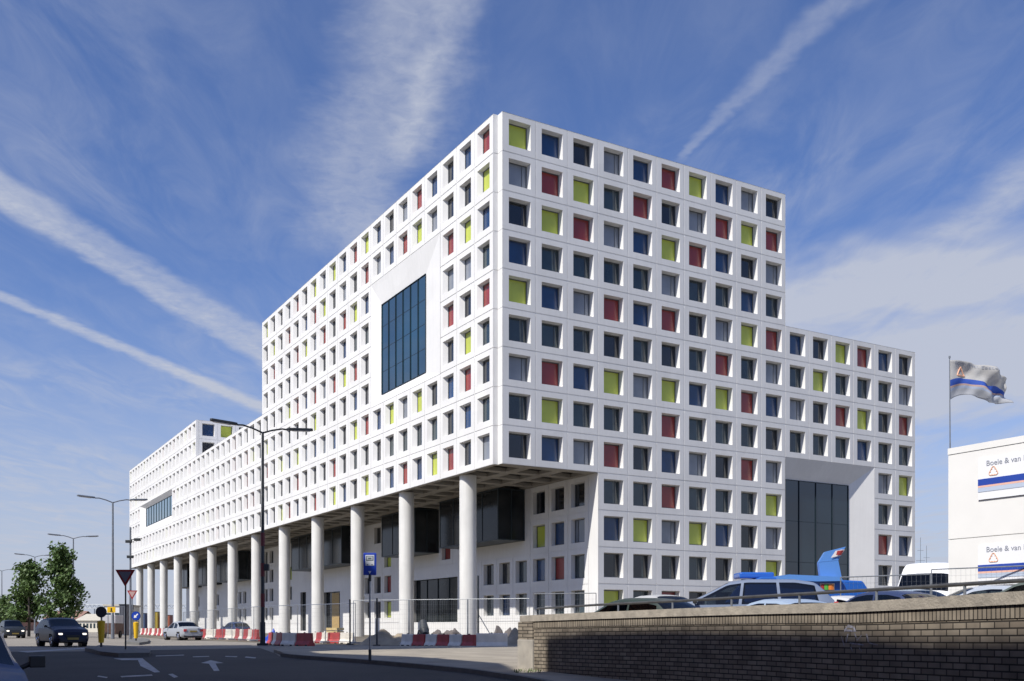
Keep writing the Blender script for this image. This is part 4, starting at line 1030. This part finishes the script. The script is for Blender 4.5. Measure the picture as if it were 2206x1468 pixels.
# ------------------------------------------------------------------ background town
def low_building(x0, x1, y, py_top, depth, wm_, rm_, label, nwin, name='low_building', py_eave=None, pitched=False, base=-1.):
    X0, X1 = (x0-CX)/F*y, (x1-CX)/F*y; zt2 = (CY-py_top)/F*y
    r = empty(name, ((X0+X1)/2, y, base), 0, label, 'building')
    w = (X1-X0)/2; h = zt2-base; he = h if not pitched else h*.62
    m = MB(); m.box((-w, 0, 0), (w, depth, he)); m.build('wall', wm_, r)
    m = MB()
    if pitched: m.face([(-w-.2, -.3, he), (w+.2, -.3, he), (w+.2, depth/2, h), (-w-.2, depth/2, h)]); m.face([(-w-.2, depth+.3, he), (w+.2, depth+.3, he), (w+.2, depth/2, h), (-w-.2, depth/2, h)])
    else: m.box((-w-.15, -.15, he+.002), (w+.15, depth+.1, he+.25))
    m.build('roof', rm_, r)
    for k in range(nwin):
        cx2 = -w+(k+.5)*2*w/nwin; ww = w/nwin*.55
        m = MB(); m.box((cx2-ww, -.03, he*.35), (cx2+ww, .02, he*.75)); m.build('window', TEAL, r)
    return r
BR1 = mat('orange_brick', (.42, .22, .15), .9, var=.15, scale=2); WH1 = mat('pale_render', (.68, .64, .54), .8); RF1 = mat('roof_sheet', (.5, .47, .4), .7); RF2 = mat('tile_roof', (.27, .16, .125), .9)
low_building(95, 168, 210, 1316, 10, BR1, RF2, 'low orange brick building behind the trees', 7, pitched=True)
low_building(162, 222, 190, 1322, 12, WH1, RF1, 'long pale yellow shed left of the round dark sign', 8, pitched=True)
low_building(-30, 40, 260, 1330, 12, BR1, RF2, 'low brick building at the far left edge', 6, pitched=True)
low_building(224, 262, 150, 1306, 8, mat('white_sheet', (.7, .7, .7), .6), RF1, 'white flat-roofed hall behind the yellow sign', 2)
# distant gantry
r = empty('truss_bridge', ((175-CX)/F*420, 420, -1), 0, 'distant grey lattice truss bridge above the pale shed', 'bridge')
m = MB(); X0, X1 = (128-175)/F*420, (430-175)/F*420; z0_, z1_ = (CY-1311)/F*420+1, (CY-1303)/F*420+1
m.cyl((X0, 0, z0_), (X1, 0, z0_), .14, n=5); m.cyl((X0, 0, z1_), (X1, 0, z1_), .14, n=5); nb = 30
for k in range(nb):
    a = X0+(X1-X0)*k/nb; b = X0+(X1-X0)*(k+1)/nb; m.cyl((a, 0, z0_), ((a+b)/2, 0, z1_), .08, n=4); m.cyl(((a+b)/2, 0, z1_), (b, 0, z0_), .08, n=4)
m.build('truss', GPOLE, r)
for k in range(5):
    a = X0+(X1-X0)*k/4; m = MB(); m.cyl((a, 0, 0), (a, 0, z0_), .25, n=6); m.build('pier', GPOLE, r)
# brown trailer with white container
r = empty('box_trailer', ((241-CX)/F*84, 84, -.95), R(6), 'brown box trailer with a white container top parked beyond the near bollard', 'trailer')
m = MB(); m.box((-.62, -1.2, .35), (.62, 1.6, 1.25)); m.build('brown_body', mat('brown_paint', (.10, .055, .04), .6, var=.2), r, bevel=.03)
m = MB(); m.box((-.60, -1.15, 1.252), (.60, 1.5, 1.95)); m.build('white_top', mat('dirty_white', (.5, .5, .52), .6, var=.1), r, bevel=.04)
for s in (-1, 1):
    m = MB(); m.cyl((s*.7, .2, .32), (s*.55, .2, .32), .32, n=18); m.build('wheel', RUB, r)
m = MB(); m.box((-.05, -1.9, .4), (.05, -1.2, .48)); m.cyl((0, -1.85, 0), (0, -1.85, .5), .03); m.build('drawbar', DPOLE, r)
# grey cabinet and containers seen between the far columns
def container(px0, px1, y, py_top, m_, label):
    X0, X1 = (px0-CX)/F*y, (px1-CX)/F*y; h = (CY-py_top)/F*y+.95; w = (X1-X0)/2
    r = empty('shipping_container', ((X0+X1)/2, y, -.95), 0, label, 'container')
    m = MB(); m.box((-w, 0, .1), (w, 2.4, h)); m.build('shell', m_, r)
    m = MB(); n = max(4, int(2*w/.4))
    for k in range(n): a = -w+2*w*(k+.25)/n; m.box((a, -.05, .25), (a+w/n, -.002, h-.12))
    m.build('ribs', m_, r)
    m = MB(); m.box((-w-.02, -.06, h+.002), (w+.02, 2.42, h+.1)); m.build('top_rail', DPOLE, r)
container(257, 270, 100, 1304, mat('cabinet_grey', (.13, .14, .17), .6), 'narrow grey container beside the lamp foot, right of the brown trailer')
container(322, 340, 235, 1319, mat('mustard_paint', (.40, .30, .05), .6), 'mustard yellow container glimpsed between far columns')
container(348, 366, 235, 1326, mat('rust_paint', (.32, .10, .06), .6), 'rust-red container glimpsed between far columns')
container(300, 312, 230, 1322, mat('blue_paint', (.06, .10, .2), .6), 'dark blue container glimpsed behind the last columns')
# thin masts seen right of the building
for i, (px_, py_) in enumerate(((1983, 1158), (1996, 1176))):
    y = 260; r = empty('ship_mast', ((px_-CX)/F*y, y, -1), 0, ('taller thin mast right of the building end', 'shorter thin mast right of the building end')[i], 'mast')
    m = MB(); h = (CY-py_)/F*y+1; m.cyl((0, 0, 0), (0, 0, h), .09, .05, n=6); m.build('pole', GPOLE, r)
    m = MB(); m.cyl((-1.2, 0, h*.75), (1.2, 0, h*.75), .05, n=5); m.cyl((-.8, 0, h*.86), (.8, 0, h*.86), .04, n=5); m.build('yard', GPOLE, r)

# ------------------------------------------------------------------ unseen blocks added behind and left of the camera to shade the street
SUNB = .27
SH = (-dr-dl*SUNB)/1.14
def shadow_caster(name, corners, H, label, wm_, floors=6):
    base = corners[0]; r = empty(name, (base[0], base[1], -1.35), 0, label, 'building')
    pts = [Vector((c[0]-base[0], c[1]-base[1], 0)) for c in corners]; Ht = H+1.35; n = len(pts)
    m = MB(); m.face(pts[::-1])
    for k in range(n): m.face([pts[k], pts[(k+1) % n], pts[(k+1) % n]+Vector((0, 0, Ht)), pts[k]+Vector((0, 0, Ht))])
    m.build('wall', wm_, r)
    m = MB(); m.face([p+Vector((0, 0, Ht-.02)) for p in pts]); m.build('roof', RF1, r)
    w = MB(); cen = sum(pts, Vector())/n
    for k in range(n):
        a, b = pts[k], pts[(k+1) % n]; L = (b-a).length; t = (b-a)/L; nn = Vector((t.y, -t.x, 0)); mid_ = (a+b)/2
        if (mid_+nn-cen).length < (mid_-nn-cen).length: nn = -nn
        for fl_ in range(floors):
            z = 1.2+fl_*(Ht-1)/floors; q = .8
            while q+1.6 < L:
                o_ = a+t*q+nn*.03; w.face([o_+Vector((0, 0, z)), o_+t*1.5+Vector((0, 0, z)), o_+t*1.5+Vector((0, 0, z+1.5)), o_+Vector((0, 0, z+1.5))]); q += 2.6
    w.build('windows', TEAL, r); r.children[-1]['kind'] = 'stuff'
    return r
def sh(x, y, h): return (x+SH.x*(h+.95), y+SH.y*(h+.95))
front = [(13, -6), (8.45, 6), (7.2, 12.5), (6.4, 16.3), (5.72, 18.2), (4.62, 20.8), (3.2, 23.4), (2.2, 25.25), (1.0, 23.9), (.6, 28.5), (-2, 32.5), (-5.6, 35.2), (-12.7, 55), (-17.8, 52.6), (-30, 50.5)]  # outline shaped to give the wanted shadow edge on road and wall
shadow_caster('shadow_block', [sh(x, y, 20.) for x, y in front]+[(-58, 30), (-40, -12), (-12, -32)], 20., 'unseen brick block added left of the street to cast its shadow', BR1, 6)
q0 = sh(6.5, 49.5, 40.); q1 = sh(-8.6, 57.3, 40.); td = (.697*8, .717*8)  # added tower, top edge set to lay a shade band over the barriers
shadow_caster('shadow_tower', [q0, q1, (q1[0]-td[0], q1[1]-td[1]), (q0[0]-td[0], q0[1]-td[1])], 40., 'unseen slim tower added left of the street to cast a shadow band', WH1, 11)

# ------------------------------------------------------------------ sky, sun, camera
w = bpy.data.worlds.new('World'); scn.world = w; w.use_nodes = True; nt = w.node_tree
for n in list(nt.nodes): nt.nodes.remove(n)
out = nt.nodes.new('ShaderNodeOutputWorld'); bg = nt.nodes.new('ShaderNodeBackground')
sky = nt.nodes.new('ShaderNodeTexSky'); sky.sky_type = 'NISHITA'; sky.sun_disc = False
S = -dr-dl*SUNB+Vector((0, 0, 1.14)); S.normalize()
sky.sun_elevation = math.asin(S.z); sky.sun_rotation = math.atan2(S.x, S.y) % (2*math.pi)
sky.air_density = 1.0; sky.dust_density = .6; sky.ozone_density = 2.2
bg.inputs['Strength'].default_value = .07
def N(op, a, b=None, c=None, clamp=False):
    n = nt.nodes.new('ShaderNodeMath'); n.operation = op; n.use_clamp = clamp
    for i, x in enumerate((a, b, c)):
        if x is None: continue
        if isinstance(x, (int, float)): n.inputs[i].default_value = x
        else: nt.links.new(x, n.inputs[i])
    return n.outputs[0]
tc = nt.nodes.new('ShaderNodeTexCoord'); sp = nt.nodes.new('ShaderNodeSeparateXYZ'); nt.links.new(tc.outputs['Generated'], sp.inputs[0])
zz = N('MAXIMUM', sp.outputs[2], .02); U = N('DIVIDE', sp.outputs[0], zz); Vv = N('DIVIDE', sp.outputs[1], zz)
cmb = nt.nodes.new('ShaderNodeCombineXYZ'); nt.links.new(U, cmb.inputs[0]); nt.links.new(Vv, cmb.inputs[1])
def noise_n(vec, scale, detail, rough=.6, dist=0., sc=(1, 1, 1), rot=0., loc=(0, 0, 0)):
    mp = nt.nodes.new('ShaderNodeMapping'); mp.inputs['Scale'].default_value = sc; mp.inputs['Rotation'].default_value = (0, 0, rot); mp.inputs['Location'].default_value = loc
    nt.links.new(vec, mp.inputs['Vector']); n = nt.nodes.new('ShaderNodeTexNoise'); n.inputs['Scale'].default_value = scale; n.inputs['Detail'].default_value = detail
    n.inputs['Roughness'].default_value = rough; n.inputs['Distortion'].default_value = dist; nt.links.new(mp.outputs[0], n.inputs['Vector']); return n.outputs['Fac']
def sstep(x, a, b):
    n = nt.nodes.new('ShaderNodeMapRange'); n.interpolation_type = 'SMOOTHSTEP'; n.inputs['From Min'].default_value = a; n.inputs['From Max'].default_value = b
    n.inputs['To Min'].default_value = 0; n.inputs['To Max'].default_value = 1; nt.links.new(x, n.inputs['Value']); return n.outputs[0]
def uvp(x, y): return Vector(((x-CX)/(CY-y), F/(CY-y)))
WN = [noise_n(cmb.outputs[0], 8, 3, .6, .3), noise_n(cmb.outputs[0], 3.5, 5, .65, .3), noise_n(cmb.outputs[0], 1.4, 3, .6, .3)]
RIP = noise_n(cmb.outputs[0], 24, 4, .65, .5, loc=(3, 1, 0))
def trail(p0, p1, w0, w1, dens0, dens1, ext0=.3, ext1=.3, nscale=9., warp=.03, rough_sharp=.0, seed=0.):
    """aircraft trail between two sky-plane points, widths in plane units"""
    d = p1-p0; L = d.length; d = d/L; n = Vector((-d.y, d.x))
    nz_ = WN[0 if nscale > 5 else 1 if nscale > 2 else 2]; off_ = N('MULTIPLY', N('SUBTRACT', nz_, .5), warp*2)
    du = N('SUBTRACT', U, p0.x); dv = N('SUBTRACT', Vv, p0.y)
    along = N('DIVIDE', N('ADD', N('MULTIPLY', du, d.x), N('MULTIPLY', dv, d.y)), L)
    across = N('ADD', N('ADD', N('MULTIPLY', du, n.x), N('MULTIPLY', dv, n.y)), off_)
    al = N('MAXIMUM', N('MINIMUM', along, 1), 0)
    wd = N('ADD', w0, N('MULTIPLY', al, w1-w0))
    q_ = N('DIVIDE', N('ABSOLUTE', across), wd)
    prof = N('SUBTRACT', 1, sstep(q_, .15, 1.))
    ends = N('MULTIPLY', sstep(along, -ext0, .0), N('SUBTRACT', 1, sstep(along, 1., 1+ext1)))
    # ripples across the trail
    rip = RIP if nscale > 3 else WN[1]
    dn = N('ADD', dens0, N('MULTIPLY', al, dens1-dens0))
    return N('MULTIPLY', N('MULTIPLY', N('MULTIPLY', prof, ends), dn), N('ADD', .45, N('MULTIPLY', rip, 1.1)))
tr = []
tr.append(trail(uvp(-60, 356), uvp(565, 730), .06, .10, .42, .45, seed=1, warp=.04))
tr.append(trail(uvp(-60, 394), uvp(565, 768), .055, .09, .55, .52, seed=1, warp=.04))
tr.append(trail(uvp(-60, 612), uvp(565, 878), .05, .10, .55, .6, seed=2, warp=.04))
tr.append(trail(uvp(930, -40), uvp(765, 440), .16, .18, .46, .44, ext0=.8, ext1=.6, seed=3, warp=.13, nscale=4))
tr.append(trail(uvp(1000, -40), uvp(880, 300), .06, .05, .20, .26, ext0=.8, ext1=.3, seed=4, warp=.06, nscale=8))
tr.append(trail(uvp(1850, -40), uvp(1480, 325), .055, .018, .27, .24, ext0=.8, ext1=.12, seed=5, warp=.04))
tr.append(trail(uvp(1660, 655), uvp(2300, 545), .50, .42, .8, .9, ext0=.3, ext1=1., seed=6, warp=.35, nscale=1.6))
tr.append(trail(uvp(1700, 850), uvp(2300, 760), 1.3, 1.2, .95, 1.0, ext0=.3, ext1=1., seed=7, warp=.3, nscale=1.2))
tr.append(trail(uvp(2060, 500), uvp(2260, 360), .12, .12, .35, .4, ext0=.2, ext1=1., seed=8, warp=.08, nscale=4))
tot = tr[0]
for t_ in tr[1:]: tot = N('ADD', tot, t_)
# faint feathery cirrus over the whole sky
c1 = noise_n(cmb.outputs[0], 2.1, 6, .62, .9, sc=(2.4, .8, 1), rot=R(-25), loc=(3, 1, 0)); c2 = noise_n(cmb.outputs[0], .8, 4, .5, .3, loc=(7, 3, 0))
cir = N('ADD', N('MULTIPLY', N('MULTIPLY', sstep(c1, .28, .90), sstep(c2, .22, .62)), .48), .01)
tot = N('MINIMUM', N('ADD', tot, cir), .92)
# pale veil towards the horizon
veil = N('SUBTRACT', 1, sstep(sp.outputs[2], .0, .36)); tot = N('MINIMUM', N('ADD', tot, N('MULTIPLY', N('POWER', veil, 1.25), .80)), .95)
mx = nt.nodes.new('ShaderNodeMix'); mx.data_type = 'RGBA'
nt.links.new(tot, mx.inputs[0]); 
tint = nt.nodes.new('ShaderNodeMix'); tint.data_type = 'RGBA'; tint.blend_type = 'MULTIPLY'; tint.inputs[0].default_value = 1
tint.inputs[7].default_value = (1.05, 1.24, 1.75, 1); nt.links.new(sky.outputs[0], tint.inputs[6])
nt.links.new(tint.outputs[2], mx.inputs[6])
mx.inputs[7].default_value = (6.8, 7.3, 8.7, 1)
nt.links.new(mx.outputs[2], bg.inputs['Color']); nt.links.new(bg.outputs[0], out.inputs['Surface'])

sun = bpy.data.lights.new('sun', 'SUN'); sun.energy = 5.0; sun.angle = R(.53); sun.color = (1, .95, .87)
so_ = bpy.data.objects.new('sun', sun); col.objects.link(so_); so_.rotation_euler = S.to_track_quat('Z', 'Y').to_euler()

cam = bpy.data.cameras.new('camera'); cam.sensor_width = 36; cam.lens = 36*F/2206
cam.shift_x = (1103-CX)/2206; cam.shift_y = (CY-734)/2206; cam.clip_start = .2; cam.clip_end = 12000
co = bpy.data.objects.new('camera', cam); col.objects.link(co); co.location = (0, 0, 0); co.rotation_euler = (R(90), 0, 0)
scn.camera = co
scn.render.engine = 'CYCLES'
scn.cycles.max_bounces = 6; scn.cycles.diffuse_bounces = 3; scn.cycles.glossy_bounces = 3; scn.cycles.transparent_max_bounces = 12
scn.view_settings.view_transform = 'Standard'; scn.view_settings.look = 'None'; scn.view_settings.exposure = .12; scn.view_settings.gamma = 1
